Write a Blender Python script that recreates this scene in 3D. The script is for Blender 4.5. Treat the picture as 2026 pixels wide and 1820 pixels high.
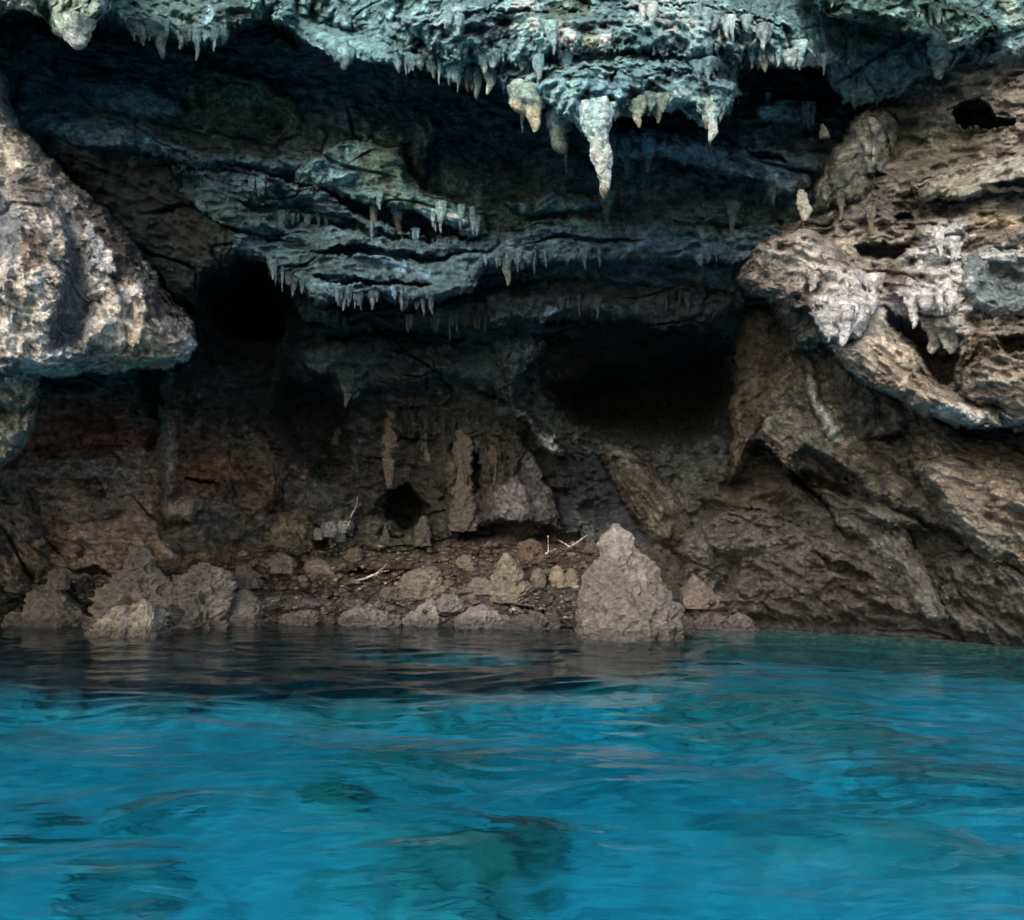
import bpy, math, random
import numpy as np
from mathutils import Vector

for o in list(bpy.data.objects):
    bpy.data.objects.remove(o, do_unlink=True)
scene = bpy.context.scene
COL = scene.collection
R = math.radians

# ------------------------------------------------------------------ camera
# plan unit: the 2026 x 1820 survey sheet (focal 1754), camera 1.8 m above the sea
FOC, CX, CY = 1754.0, 1013.0, 910.0
PITCH = math.atan(105.0 / 1754.0)
CAMZ = 1.8
cp, sp = math.cos(PITCH), math.sin(PITCH)
cam_d = bpy.data.cameras.new("camera")
cam = bpy.data.objects.new("camera", cam_d)
COL.objects.link(cam)
cam.location = (0, 0, CAMZ)
cam.rotation_euler = (R(90) + PITCH, 0, 0)
cam_d.sensor_width = 36.0
cam_d.lens = 36.0 * FOC / 2026.0
cam_d.clip_end = 3000
scene.camera = cam

# ------------------------------------------------------------------ world, sun, exposure
SUN_EL, SUN_AZ = R(28), R(198)          # behind and a little left of the camera (azimuth from +Y, clockwise)
w = bpy.data.worlds.new("World")
scene.world = w
w.use_nodes = True
wn = w.node_tree
bg = wn.nodes["Background"]
sky = wn.nodes.new("ShaderNodeTexSky")
sky.sky_type = 'NISHITA'
sky.sun_disc = False
sky.sun_elevation = SUN_EL
sky.sun_rotation = SUN_AZ
sky.air_density = 1.0
sky.dust_density = 3.0
sky.ozone_density = 1.0
wn.links.new(sky.outputs[0], bg.inputs[0])
bg.inputs[1].default_value = 0.15
sd = bpy.data.lights.new("sun", 'SUN')
so = bpy.data.objects.new("sun", sd)
COL.objects.link(so)
sd.energy = 0.9
sd.angle = R(25)
sd.color = (1.0, 0.98, 0.96)
dv = Vector((math.sin(SUN_AZ) * math.cos(SUN_EL), math.cos(SUN_AZ) * math.cos(SUN_EL), math.sin(SUN_EL)))
so.rotation_euler = dv.to_track_quat('Z', 'Y').to_euler()
scene.view_settings.view_transform = 'Standard'
scene.view_settings.look = 'None'
scene.view_settings.exposure = 0.97
scene.view_settings.gamma = 1.0
scene.render.engine = 'CYCLES'
scene.cycles.max_bounces = 8
scene.cycles.transmission_bounces = 6
scene.cycles.diffuse_bounces = 4
scene.cycles.glossy_bounces = 3


# ------------------------------------------------------------------ helpers
def lin(r, g, b):
    f = lambda c: c / 12.92 if c <= 0.04045 else ((c + 0.055) / 1.055) ** 2.4
    return (f(r / 255.0), f(g / 255.0), f(b / 255.0))


rng = np.random.RandomState(11)
_perm = rng.permutation(256).astype(np.int32)
_perm = np.concatenate([_perm, _perm, _perm])
_g = rng.normal(size=(256, 3)).astype(np.float32)
_g /= np.linalg.norm(_g, axis=1)[:, None]


def pn(x, y, z):
    """gradient noise, about -1..1"""
    x, y, z = np.broadcast_arrays(x, y, z)
    shp = x.shape
    x = x.ravel().astype(np.float32); y = y.ravel().astype(np.float32); z = z.ravel().astype(np.float32)
    out = np.empty(x.shape, np.float32)
    CH = 200000
    for s in range(0, x.size, CH):
        a, b, c = x[s:s + CH], y[s:s + CH], z[s:s + CH]
        fa, fb, fc = np.floor(a), np.floor(b), np.floor(c)
        ia, ib, ic = fa.astype(np.int32) & 255, fb.astype(np.int32) & 255, fc.astype(np.int32) & 255
        a = a - fa; b = b - fb; c = c - fc
        u = a * a * a * (a * (a * 6 - 15) + 10)
        v = b * b * b * (b * (b * 6 - 15) + 10)
        t = c * c * c * (c * (c * 6 - 15) + 10)
        r = 0
        for di in (0, 1):
            wa = u if di else 1 - u
            pa = _perm[ia + di]
            for dj in (0, 1):
                wb = wa * (v if dj else 1 - v)
                pb = _perm[pa + ib + dj]
                for dk in (0, 1):
                    wc = wb * (t if dk else 1 - t)
                    g = _g[_perm[pb + ic + dk]]
                    r = r + wc * (g[:, 0] * (a - di) + g[:, 1] * (b - dj) + g[:, 2] * (c - dk))
        out[s:s + CH] = r * 1.7
    return out.reshape(shp)


def world_pt(px, py, D):
    """sheet position and distance -> a point of the place"""
    a = (px - CX) / FOC
    b = (CY - py) / FOC
    return D * a, D * (cp - b * sp), CAMZ + D * (sp + b * cp)


def d_water(px, py):
    b = (CY - py) / FOC
    return -CAMZ / (sp + b * cp)


def rbf(pts, X, Y):
    """linear-kernel surface through (x, y, value) points"""
    pts = np.array(pts, float)
    if len(pts) == 1:
        return np.full(X.shape, pts[0, 2], np.float32)
    n = len(pts)
    A = np.zeros((n + 1, n + 1))
    A[:n, :n] = np.hypot(pts[:, 0][:, None] - pts[:, 0], pts[:, 1][:, None] - pts[:, 1])
    A[n, :n] = 1; A[:n, n] = 1
    wt = np.linalg.solve(A, np.append(pts[:, 2], 0))
    out = np.full(X.shape, wt[n], np.float32)
    for i in range(n):
        out += (wt[i] * np.hypot(X - pts[i, 0], Y - pts[i, 1])).astype(np.float32)
    return out


def poly_sd(poly, X, Y):
    """distance inside a polygon (positive inside), arrays X, Y"""
    P = np.array(poly, np.float32)
    d = np.full(X.shape, 1e9, np.float32)
    ins = np.zeros(X.shape, bool)
    n = len(P)
    for i in range(n):
        x0, y0 = P[i]; x1, y1 = P[(i + 1) % n]
        ex, ey = x1 - x0, y1 - y0
        t = np.clip(((X - x0) * ex + (Y - y0) * ey) / (ex * ex + ey * ey + 1e-9), 0, 1)
        d = np.minimum(d, (X - x0 - t * ex) ** 2 + (Y - y0 - t * ey) ** 2)
        if y0 != y1:
            c = ((y0 <= Y) != (y1 <= Y)) & (X < (Y - y0) * ex / (y1 - y0) + x0)
            ins ^= c
    d = np.sqrt(d)
    return np.where(ins, d, -d)


def sstep(a, b, x):
    t = np.clip((x - a) / (b - a), 0, 1)
    return t * t * (3 - 2 * t)


# ------------------------------------------------------------------ materials
def new_mat(name):
    m = bpy.data.materials.new(name)
    m.use_nodes = True
    nt = m.node_tree
    return m, nt, nt.nodes["Principled BSDF"]


def N(nt, typ, **kw):
    n = nt.nodes.new(typ)
    for k, v in kw.items():
        setattr(n, k, v)
    return n


def rock_material(name, rough=0.78, bump=1.0, fleck=0.25, scale=1.0, mott=0.55, crack=.8):
    m, nt, b = new_mat(name)
    L = nt.links.new
    att = N(nt, "ShaderNodeAttribute"); att.attribute_name = "Col"
    geo = N(nt, "ShaderNodeNewGeometry")
    # warped position
    nz = N(nt, "ShaderNodeTexNoise"); nz.inputs["Scale"].default_value = 5 * scale; nz.inputs["Detail"].default_value = 3
    L(geo.outputs["Position"], nz.inputs["Vector"])
    mx = N(nt, "ShaderNodeVectorMath", operation='MULTIPLY_ADD')
    L(nz.outputs["Color"], mx.inputs[0]); mx.inputs[1].default_value = (0.16, 0.16, 0.16)
    L(geo.outputs["Position"], mx.inputs[2])
    st = N(nt, "ShaderNodeVectorMath", operation='MULTIPLY'); st.inputs[1].default_value = (0.75, 0.9, 1.35)
    L(mx.outputs[0], st.inputs[0])
    # crackle
    vo = N(nt, "ShaderNodeTexVoronoi", feature='DISTANCE_TO_EDGE'); vo.inputs["Scale"].default_value = 11 * scale
    L(st.outputs[0], vo.inputs["Vector"])
    cr = N(nt, "ShaderNodeMapRange"); cr.inputs[1].default_value = 0.0; cr.inputs[2].default_value = 0.16
    L(vo.outputs["Distance"], cr.inputs[0])
    # medium and fine grain
    n1 = N(nt, "ShaderNodeTexNoise"); n1.inputs["Scale"].default_value = 9 * scale; n1.inputs["Detail"].default_value = 9; n1.inputs["Roughness"].default_value = 0.68
    L(st.outputs[0], n1.inputs["Vector"])
    n2 = N(nt, "ShaderNodeTexNoise"); n2.inputs["Scale"].default_value = 38 * scale; n2.inputs["Detail"].default_value = 6; n2.inputs["Roughness"].default_value = 0.7
    L(mx.outputs[0], n2.inputs["Vector"])
    # mottle
    mr = N(nt, "ShaderNodeMapRange"); mr.inputs[1].default_value = 0.32; mr.inputs[2].default_value = 0.68
    mr.inputs[3].default_value = 1 - mott; mr.inputs[4].default_value = 1 + mott
    L(n1.outputs["Fac"], mr.inputs[0])
    mr2 = N(nt, "ShaderNodeMapRange"); mr2.inputs[1].default_value = 0.3; mr2.inputs[2].default_value = 0.7
    mr2.inputs[3].default_value = 0.72; mr2.inputs[4].default_value = 1.28
    L(n2.outputs["Fac"], mr2.inputs[0])
    mul = N(nt, "ShaderNodeMath", operation='MULTIPLY'); L(mr.outputs[0], mul.inputs[0]); L(mr2.outputs[0], mul.inputs[1])
    cn = N(nt, "ShaderNodeTexNoise"); cn.inputs["Scale"].default_value = 1.3; cn.inputs["Detail"].default_value = 2
    L(geo.outputs["Position"], cn.inputs["Vector"])
    cnr = N(nt, "ShaderNodeMapRange"); cnr.inputs[1].default_value = .45; cnr.inputs[2].default_value = .6; cnr.inputs[4].default_value = crack
    L(cn.outputs["Fac"], cnr.inputs[0])
    crk = N(nt, "ShaderNodeMapRange"); crk.inputs[3].default_value = 0.8; crk.inputs[4].default_value = 1.0
    L(cr.outputs[0], crk.inputs[0])
    mul2 = N(nt, "ShaderNodeMath", operation='MULTIPLY'); L(mul.outputs[0], mul2.inputs[0]); L(crk.outputs[0], mul2.inputs[1])
    cm = N(nt, "ShaderNodeVectorMath", operation='SCALE')
    L(att.outputs["Color"], cm.inputs[0]); L(mul2.outputs[0], cm.inputs["Scale"])
    # pale flecks of calcite
    vf = N(nt, "ShaderNodeTexVoronoi"); vf.inputs["Scale"].default_value = 17 * scale; vf.inputs["Randomness"].default_value = 1
    L(mx.outputs[0], vf.inputs["Vector"])
    ff = N(nt, "ShaderNodeMapRange"); ff.inputs[1].default_value = 0.20; ff.inputs[2].default_value = 0.12
    ff.inputs[3].default_value = 0; ff.inputs[4].default_value = fleck
    L(vf.outputs["Distance"], ff.inputs[0])
    nf = N(nt, "ShaderNodeTexNoise"); nf.inputs["Scale"].default_value = 2.2; nf.inputs["Detail"].default_value = 3
    L(geo.outputs["Position"], nf.inputs["Vector"])
    nfr = N(nt, "ShaderNodeMapRange"); nfr.inputs[1].default_value = 0.48; nfr.inputs[2].default_value = 0.62
    L(nf.outputs["Fac"], nfr.inputs[0])
    fm = N(nt, "ShaderNodeMath", operation='MULTIPLY'); L(ff.outputs[0], fm.inputs[0]); L(nfr.outputs[0], fm.inputs[1])
    mixc = N(nt, "ShaderNodeMix", data_type='RGBA')
    L(fm.outputs[0], mixc.inputs["Factor"]); L(cm.outputs[0], mixc.inputs["A"]); mixc.inputs["B"].default_value = (*lin(190, 195, 190), 1)
    L(mixc.outputs["Result"], b.inputs["Base Color"])
    b.inputs["Roughness"].default_value = rough
    b.inputs["Specular IOR Level"].default_value = 0.35
    # bump
    b1 = N(nt, "ShaderNodeBump"); b1.inputs["Distance"].default_value = 0.05 * bump / scale; b1.inputs["Strength"].default_value = 0.75
    L(cr.outputs[0], b1.inputs["Height"]); L(cnr.outputs[0], b1.inputs["Strength"])
    b2 = N(nt, "ShaderNodeBump"); b2.inputs["Distance"].default_value = 0.14 * bump / scale; b2.inputs["Strength"].default_value = 0.8
    L(n1.outputs["Fac"], b2.inputs["Height"]); L(b1.outputs[0], b2.inputs["Normal"])
    b3 = N(nt, "ShaderNodeBump"); b3.inputs["Distance"].default_value = 0.035 * bump / scale; b3.inputs["Strength"].default_value = 0.8
    L(n2.outputs["Fac"], b3.inputs["Height"]); L(b2.outputs[0], b3.inputs["Normal"])
    L(b3.outputs[0], b.inputs["Normal"])
    return m


M_ROCK = rock_material("limestone", mott=.7, bump=1.3)
M_STAL = rock_material("calcite", rough=0.6, fleck=0.1, scale=1.6, mott=0.75, bump=1.7)
M_LOOSE = rock_material("shore_limestone", rough=0.85, fleck=0.12, scale=1.0, mott=0.4, crack=.25, bump=.8)


def wood_material():
    m, nt, b = new_mat("bleached_wood")
    L = nt.links.new
    tc = N(nt, "ShaderNodeNewGeometry")
    n = N(nt, "ShaderNodeTexNoise"); n.inputs["Scale"].default_value = 30; n.inputs["Detail"].default_value = 5
    L(tc.outputs["Position"], n.inputs["Vector"])
    r = N(nt, "ShaderNodeValToRGB")
    r.color_ramp.elements[0].color = (*lin(120, 110, 98), 1); r.color_ramp.elements[1].color = (*lin(215, 208, 196), 1)
    r.color_ramp.elements[0].position = 0.3; r.color_ramp.elements[1].position = 0.6
    L(n.outputs["Fac"], r.inputs[0]); L(r.outputs[0], b.inputs["Base Color"])
    bp = N(nt, "ShaderNodeBump"); bp.inputs["Distance"].default_value = 0.01
    L(n.outputs["Fac"], bp.inputs["Height"]); L(bp.outputs[0], b.inputs["Normal"])
    b.inputs["Roughness"].default_value = 0.8
    return m


M_WOOD = wood_material()


# ------------------------------------------------------------------ linking helpers
def mesh_obj(name, verts, faces, mat, cols=None, parent=None, smooth=True):
    me = bpy.data.meshes.new(name)
    v = np.asarray(verts, np.float32).reshape(-1, 3)
    f = np.asarray(faces, np.int32)
    k = f.shape[1]
    me.vertices.add(len(v)); me.vertices.foreach_set("co", v.ravel())
    me.loops.add(f.size); me.loops.foreach_set("vertex_index", f.ravel())
    me.polygons.add(len(f))
    me.polygons.foreach_set("loop_start", np.arange(0, f.size, k, dtype=np.int32))
    me.polygons.foreach_set("loop_total", np.full(len(f), k, np.int32))
    me.polygons.foreach_set("use_smooth", np.full(len(f), smooth, bool))
    me.update(calc_edges=True)
    if cols is not None:
        a = me.color_attributes.new("Col", 'FLOAT_COLOR', 'POINT')
        c = np.ones((len(v), 4), np.float32); c[:, :3] = cols
        a.data.foreach_set("color", c.ravel())
    me.materials.append(mat)
    o = bpy.data.objects.new(name, me)
    COL.objects.link(o)
    if parent:
        o.parent = parent
    return o


def tag(o, label=None, cat=None, group=None, kind=None):
    if label: o["label"] = label
    if cat: o["category"] = cat
    if group: o["group"] = group
    if kind: o["kind"] = kind
    return o


# ================================================================== the cliff and the cave
def axis(lo, a, b, hi, step):
    mid = np.arange(a, b, step)
    L, x, s = [], a, step
    while x > lo:
        s *= 1.12; x -= s; L.append(x)
    H, x, s = [], mid[-1], step
    while x < hi:
        s *= 1.12; x += s; H.append(x)
    return np.concatenate([np.array(L[::-1]), mid, np.array(H)]).astype(np.float32)


AX = axis(-900, -30, 2056, 2930, 1.9)
AY = axis(-1300, -30, 1300, 1790, 1.9)
GX, GY = np.meshgrid(AX, AY)

TEAL, TEALD, PALE = lin(104, 130, 128), lin(58, 74, 72), lin(205, 222, 218)
CREAM, BLUEG, DKB = lin(206, 186, 156), lin(92, 104, 126), lin(62, 54, 47)
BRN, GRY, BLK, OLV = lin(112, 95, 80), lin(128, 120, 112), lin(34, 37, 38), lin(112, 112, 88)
RUST, NAVY, SAND = lin(122, 84, 62), lin(44, 50, 68), lin(150, 132, 104)
SLATE = lin(84, 100, 104)
WHITE = lin(228, 232, 232)

# ---- deep surface: distance control points (sheet x, sheet y, metres)
WL = [(-900, 1226), (0, 1228), (250, 1232), (500, 1232), (700, 1234), (900, 1238), (1130, 1246), (1360, 1241), (1550, 1242),
      (1700, 1246), (1800, 1252), (1900, 1262), (2026, 1273), (2900, 1330)]
deep = [(x, y, d_water(x, y)) for x, y in WL]
deep += [(x, y + 60, d_water(x, y)) for x, y in WL]
deep += [(x, y + 600, d_water(x, y) - .3) for x, y in WL]
deep += [
    (0, -300, 13), (1000, -300, 15), (2000, -300, 13), (-900, 500, 11), (2900, 500, 11), (0, 60, 13.5), (250, 80, 15.5), (450, 120, 15.6), (600, 170, 15.8),
    (60, 170, 12.8), (200, 190, 13.6), (300, 200, 13.4), (520, 250, 14.4), (420, 330, 13.8), (100, 250, 12.8), (150, 350, 13.0), (250, 400, 13.4),
    (350, 450, 13.4), (300, 330, 13.6), (800, 200, 16.8), (1000, 300, 16.6), (900, 350, 15.2), (1100, 400, 15.0), (1250, 350, 14.8), (1400, 400, 14.4),
    (1550, 330, 13.2), (1500, 180, 14.6), (1600, 260, 13.2), (1480, 300, 13.6), (700, 250, 15.5),
    (400, 600, 14.6), (330, 560, 13.8), (500, 570, 17.6), (560, 650, 17.6), (450, 700, 16.8), (400, 800, 15.4), (600, 800, 18.6), (800, 780, 18.4),
    (1000, 620, 16.6), (1250, 600, 16.2), (1450, 560, 15.4), (1450, 680, 17.6), (1200, 740, 20), (1350, 800, 19.8), (1250, 870, 19.6), (1000, 860, 18.6),
    (1120, 930, 19.6), (1180, 1010, 19.4), (1050, 1000, 18.4), (900, 950, 18.2), (780, 1020, 18.9), (700, 900, 18.6), (650, 1000, 17.6),
    (250, 760, 14.4), (120, 800, 14.2), (100, 900, 14.2), (250, 880, 14.0), (380, 900, 15.0), (480, 900, 15.9), (300, 1000, 14.0), (100, 1000, 13.9),
    (450, 1000, 15.6), (200, 1100, 15.0), (50, 1100, 14.8), (400, 1090, 14.9), (560, 1090, 16.6), (700, 1080, 17.6), (1000, 1058, 18.2), (900, 1110, 17.0),
    (1100, 1110, 17.2), (1200, 1090, 17.2), (600, 1150, 15.9), (850, 1160, 15.9), (1050, 1165, 15.7), (1250, 1160, 15.6), (1400, 1170, 14.8),
    (600, 1205, 14.9), (900, 1205, 14.9), (1200, 1210, 14.7), (500, 1180, 15.0),
    (1500, 960, 15.2), (1450, 1050, 15.0), (1420, 950, 15.8), (1600, 1000, 14.8), (1700, 950, 14.4), (1800, 1050, 13.6), (1600, 1100, 14.3), (1750, 1150, 13.6),
    (1950, 1150, 12.7), (2026, 1100, 12.3), (1550, 1180, 14.2), (1480, 800, 16.5), (1700, 1220, 13.9), (1900, 1220, 13.0), (1990, 900, 12.6),
]

def shallow(d, py):
    """how deep the hollow really goes behind the lip"""
    a = 12 + .42 * (d - 12) if d > 12 else d
    b = 14.3 + .5 * (d - 14.3) if d > 14.3 else d
    t = min(max((py - 560) / 160.0, 0), 1)
    return a * (1 - t) + b * t


deep = [(x, y, shallow(d, y) if y < 1225 else d) for x, y, d in deep]

# ---- rock masses. poly, d = distance points, R = width of rounding, C = how far the edge turns back
MASSES = [
    # --- inner ledges
    dict(n="wall", poly=[(-20, 230), (60, 215), (150, 215), (300, 252), (352, 285), (420, 300), (520, 300), (600, 305), (640, 330), (560, 350), (470, 330), (400, 345), (300, 312), (220, 302), (130, 292), (85, 270)],
         d=[(100, 260, 12.1), (330, 290, 12.6), (600, 320, 13.4)], R=26, C=.7, col=SLATE, ang=8, amp=.6),
    dict(n="wall", poly=[(120, 152), (180, 150), (300, 165), (352, 196), (376, 235), (330, 250), (240, 238), (185, 216), (140, 185)],
         d=[(150, 180, 12.7), (350, 230, 12.9)], R=26, C=.6, col=SLATE, ang=14, amp=.6),
    dict(n="wall", poly=[(350, 150), (420, 125), (520, 150), (590, 200), (600, 270), (520, 300), (400, 285), (362, 235)],
         d=[(400, 180, 13.6), (560, 260, 14.0)], R=40, C=.9, col=lin(86, 90, 70), ang=20, amp=.9),
    dict(n="wall", poly=[(-60, 60), (60, 40), (150, 70), (110, 120), (60, 150), (10, 190), (-60, 200)],
         d=[(20, 120, 12.4)], R=30, C=.8, col=lin(62, 78, 70), ang=-20, amp=.8),
    dict(n="wall", poly=[(60, 290), (200, 305), (330, 320), (430, 400), (520, 480), (470, 520), (410, 560), (385, 620), (330, 600), (280, 520), (160, 400)],
         d=[(150, 340, 12.4), (400, 500, 13.0), (350, 590, 12.9)], R=40, C=.9, col=lin(56, 53, 48), ang=35, amp=.9),
    dict(n="wall", poly=[(330, 330), (420, 325), (520, 335), (600, 360), (690, 410), (760, 440), (840, 470), (930, 470), (1010, 442), (1150, 425), (1300, 432), (1450, 450), (1560, 430), (1560, 500), (1450, 524), (1300, 515), (1180, 522),
                           (1060, 528), (960, 532), (930, 575), (880, 596), (800, 600), (740, 590), (700, 606), (620, 600), (575, 560), (535, 556), (520, 520), (480, 506), (430, 520), (395, 545), (360, 430)],
         d=[(400, 400, 12.9), (600, 500, 13.4), (900, 520, 13.9), (1200, 480, 14.0), (1500, 480, 13.4)], R=24, C=.55, col=SLATE, ang=6, drip=10, amp=1.0),
    dict(n="wall", poly=[(585, 335), (610, 312), (660, 285), (735, 268), (790, 300), (812, 345), (850, 378), (905, 400), (950, 428), (962, 462), (930, 470), (880, 452), (852, 436), (800, 414), (745, 404), (690, 396), (630, 380), (592, 358)],
         d=[(620, 340, 13.0), (800, 390, 13.0), (930, 450, 13.3)], R=22, C=.5, col=lin(100, 118, 112), ang=12, drip=6, amp=.8),
    dict(n="wall", poly=[(815, 245), (832, 225), (858, 228), (862, 262), (846, 300), (838, 380), (812, 372), (818, 300)],
         d=[(830, 300, 14.0)], R=16, C=.5, col=lin(82, 84, 74), ang=85, amp=.4),
    dict(n="wall", poly=[(560, 560), (700, 590), (900, 585), (1000, 560), (1200, 545), (1420, 560), (1500, 590), (1440, 632), (1300, 650), (1180, 630), (1000, 640), (900, 655), (700, 650), (600, 640)],
         d=[(600, 600, 15.6), (1000, 600, 15.4), (1450, 600, 15.0)], R=28, C=.6, col=lin(66, 72, 78), ang=4, drip=10, amp=1.),
    dict(n="wall", poly=[(585, 690), (650, 665), (760, 650), (900, 650), (1000, 660), (1060, 660), (1110, 690), (1060, 720), (1022, 740), (1014, 800), (992, 790), (940, 762), (860, 745), (800, 770), (730, 770), (700, 800), (680, 790), (660, 745), (600, 735)],
         d=[(620, 700, 16.6), (1000, 700, 16.4)], R=28, C=.7, col=lin(66, 76, 78), ang=10, drip=7, amp=1.),
    dict(n="wall", poly=[(975, 660), (1040, 650), (1095, 680), (1060, 720), (1030, 740), (1018, 795), (1050, 820), (1080, 860), (1118, 890), (1100, 900), (1060, 860), (1020, 810), (985, 730)],
         d=[(1000, 700, 16.0), (1100, 880, 16.6)], R=16, C=.4, col=lin(76, 80, 82), ang=55, amp=.9),
    dict(n="wall", poly=[(1296, 258), (1420, 284), (1500, 296), (1580, 292), (1652, 300), (1612, 345), (1596, 376), (1540, 384), (1480, 352), (1440, 348), (1380, 332), (1316, 318)],
         d=[(1320, 290, 11.9), (1600, 330, 12.3)], R=24, C=.5, col=lin(108, 122, 134), ang=14, drip=8, amp=.8),
    dict(n="wall", poly=[(1480, 205), (1530, 190), (1600, 205), (1640, 225), (1600, 246), (1540, 244), (1490, 236)],
         d=[(1560, 220, 12.2)], R=20, C=.5, col=lin(84, 104, 108), ang=10, amp=.7),
    dict(n="wall", poly=[(1000, 400), (1060, 382), (1160, 378), (1210, 396), (1180, 414), (1100, 420), (1030, 424)],
         d=[(1100, 400, 13.9)], R=18, C=.4, col=lin(90, 112, 108), ang=-14, amp=.8),
    # chamber back wall with pillars and the shore dome
    dict(n="wall", poly=[(720, 800), (900, 790), (1010, 830), (1050, 900), (1060, 1010), (1000, 1060), (880, 1080), (860, 960), (850, 880), (760, 860)],
         d=[(760, 840, 18.2), (1000, 950, 17.6), (900, 1060, 17.4)], R=40, C=.7, col=lin(60, 56, 48), ang=84, amp=1.2, stretch=.25),
    dict(n="wall", poly=[(930, 1040), (960, 960), (1020, 900), (1060, 900), (1075, 960), (1110, 1020), (1130, 1060), (1000, 1070)],
         d=[(1000, 1000, 17.3)], R=60, C=.6, col=lin(84, 82, 84), ang=60, amp=1.0),
    dict(n="wall", poly=[(1185, 895), (1230, 880), (1290, 920), (1350, 990), (1400, 1060), (1420, 1120), (1360, 1130), (1300, 1080), (1265, 1055), (1240, 1000), (1205, 950)],
         d=[(1200, 900, 16.6), (1300, 1000, 15.6), (1380, 1100, 15.2)], R=44, C=.9, col=lin(84, 78, 64), ang=50, amp=1.1, stretch=.3),
    dict(n="wall", poly=[(440, 850), (520, 860), (560, 900), (570, 960), (540, 1010), (500, 1040), (430, 1000), (420, 920)],
         d=[(500, 950, 15.6)], R=40, C=.9, col=lin(90, 78, 66), ang=10, amp=.8),
    dict(n="wall", poly=[(480, 1060), (540, 1010), (600, 1000), (660, 1040), (680, 1100), (600, 1120), (500, 1110)],
         d=[(580, 1050, 16.2)], R=40, C=.9, col=lin(96, 94, 76), ang=60, amp=.8),
    dict(n="wall", poly=[(690, 1060), (700, 1035), (720, 1018), (760, 1020), (800, 1050), (830, 1010), (850, 1050), (870, 1090), (760, 1110), (680, 1100)],
         d=[(750, 1060, 17.4)], R=26, C=.7, col=lin(94, 92, 74), ang=20, amp=.7),
    # --- left lower wall
    dict(n="left", poly=[(-900, 720), (60, 720), (84, 760), (70, 800), (68, 840), (56, 880), (30, 912), (0, 932), (-900, 980)],
         d=[(0, 760, 9.5), (0, 900, 10.2), (-900, 850, 7.0)], R=36, C=.6, col=lin(140, 140, 112), ang=80, amp=1.1),
    dict(n="wall", poly=[(-60, 900), (60, 885), (160, 880), (250, 870), (330, 880), (345, 960), (350, 1010), (330, 1060), (380, 1100), (340, 1150), (240, 1170), (100, 1175), (-60, 1180)],
         d=[(0, 1000, 13.5), (300, 1000, 13.8), (0, 1150, 14.4), (300, 1150, 14.7)], R=60, C=.8, col=lin(152, 134, 116), ang=12, amp=1.0),
    dict(n="wall", poly=[(318, 800), (350, 820), (352, 900), (350, 980), (400, 990), (385, 1030), (330, 1030), (322, 960), (310, 900)],
         d=[(335, 900, 13.4)], R=22, C=.6, col=lin(130, 118, 104), ang=85, amp=.5),
    dict(n="wall", poly=[(-60, 930), (50, 950), (90, 1010), (110, 1090), (80, 1160), (20, 1190), (-60, 1200)],
         d=[(0, 1000, 13.3), (0, 1150, 14.1)], R=70, C=.5, col=lin(116, 108, 96), ang=60, amp=1.3),
    # --- low rock shelf at the water, middle
    dict(n="wall", poly=[(500, 1180), (600, 1175), (680, 1185), (760, 1182), (860, 1190), (960, 1188), (1060, 1200), (1140, 1210), (1150, 1290), (900, 1300), (500, 1300)],
         d=[(500, 1230, 14.3), (800, 1230, 14.25), (1140, 1240, 13.9)], R=26, C=.7, col=lin(124, 116, 118), ang=15, amp=.7),
    # --- right side, far to near
    dict(n="wall", poly=[(1340, 1060), (1440, 1000), (1560, 1020), (1700, 1060), (1850, 1090), (2100, 1130), (2100, 1300), (1340, 1300)],
         d=[(1380, 1200, 14.1), (1550, 1200, 13.7), (1700, 1200, 13.3), (1850, 1200, 12.7), (2026, 1200, 11.9), (2026, 1270, 12.0)], R=70, C=1.0, col=lin(108, 104, 98), ang=20, amp=1.5, stretch=.85),
    dict(n="right", poly=[(1462, 600), (1520, 575), (1600, 640), (1600, 760), (1560, 860), (1500, 880), (1470, 930), (1436, 960), (1440, 900), (1452, 860), (1440, 790), (1460, 740)],
         d=[(1480, 700, 14.0), (1560, 750, 13.4)], R=36, C=1.0, col=lin(72, 64, 50), ang=82, amp=.6, stretch=.22),
    dict(n="right", poly=[(1545, 640), (1620, 640), (1760, 760), (1900, 850), (2100, 900), (2100, 1130), (1900, 1060), (1800, 1020), (1700, 990), (1650, 950), (1600, 930), (1560, 930), (1530, 890), (1500, 860), (1490, 800), (1530, 720)],
         d=[(1560, 750, 13.1), (1600, 900, 13.2), (1800, 930, 12.4), (2026, 1000, 11.9)], R=40, C=1.1, col=lin(112, 106, 88), ang=48, amp=.9, stretch=.2),
    dict(n="right", poly=[(1590, 690), (1606, 695), (1610, 740), (1640, 800), (1668, 850), (1640, 868), (1610, 820), (1585, 760)],
         d=[(1610, 760, 12.7)], R=14, C=.25, col=lin(140, 132, 112), ang=60, amp=.4),
    dict(n="right", poly=[(1630, 700), (1680, 690), (1760, 770), (1850, 840), (1800, 900), (1700, 880), (1660, 800)],
         d=[(1700, 800, 12.5)], R=36, C=.8, col=lin(96, 88, 74), ang=48, amp=.8, stretch=.3),
    dict(n="right", poly=[(1540, 905), (1590, 900), (1700, 960), (1800, 1010), (1850, 1050), (1760, 1050), (1650, 1010), (1590, 960)],
         d=[(1600, 930, 13.0), (1800, 1030, 12.8)], R=24, C=.7, col=lin(110, 108, 98), ang=30, amp=.6),
    dict(n="right", poly=[(1800, 930), (1818, 895), (1860, 880), (1920, 900), (2100, 940), (2100, 1180), (2026, 1140), (1990, 1110), (1950, 1120), (1900, 1070), (1850, 1000), (1812, 965)],
         d=[(1850, 930, 11.6), (2026, 1000, 11.1), (2026, 1100, 11.2)], R=44, C=1.1, col=lin(150, 136, 112), ang=22, amp=1.0, stretch=.35),
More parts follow.
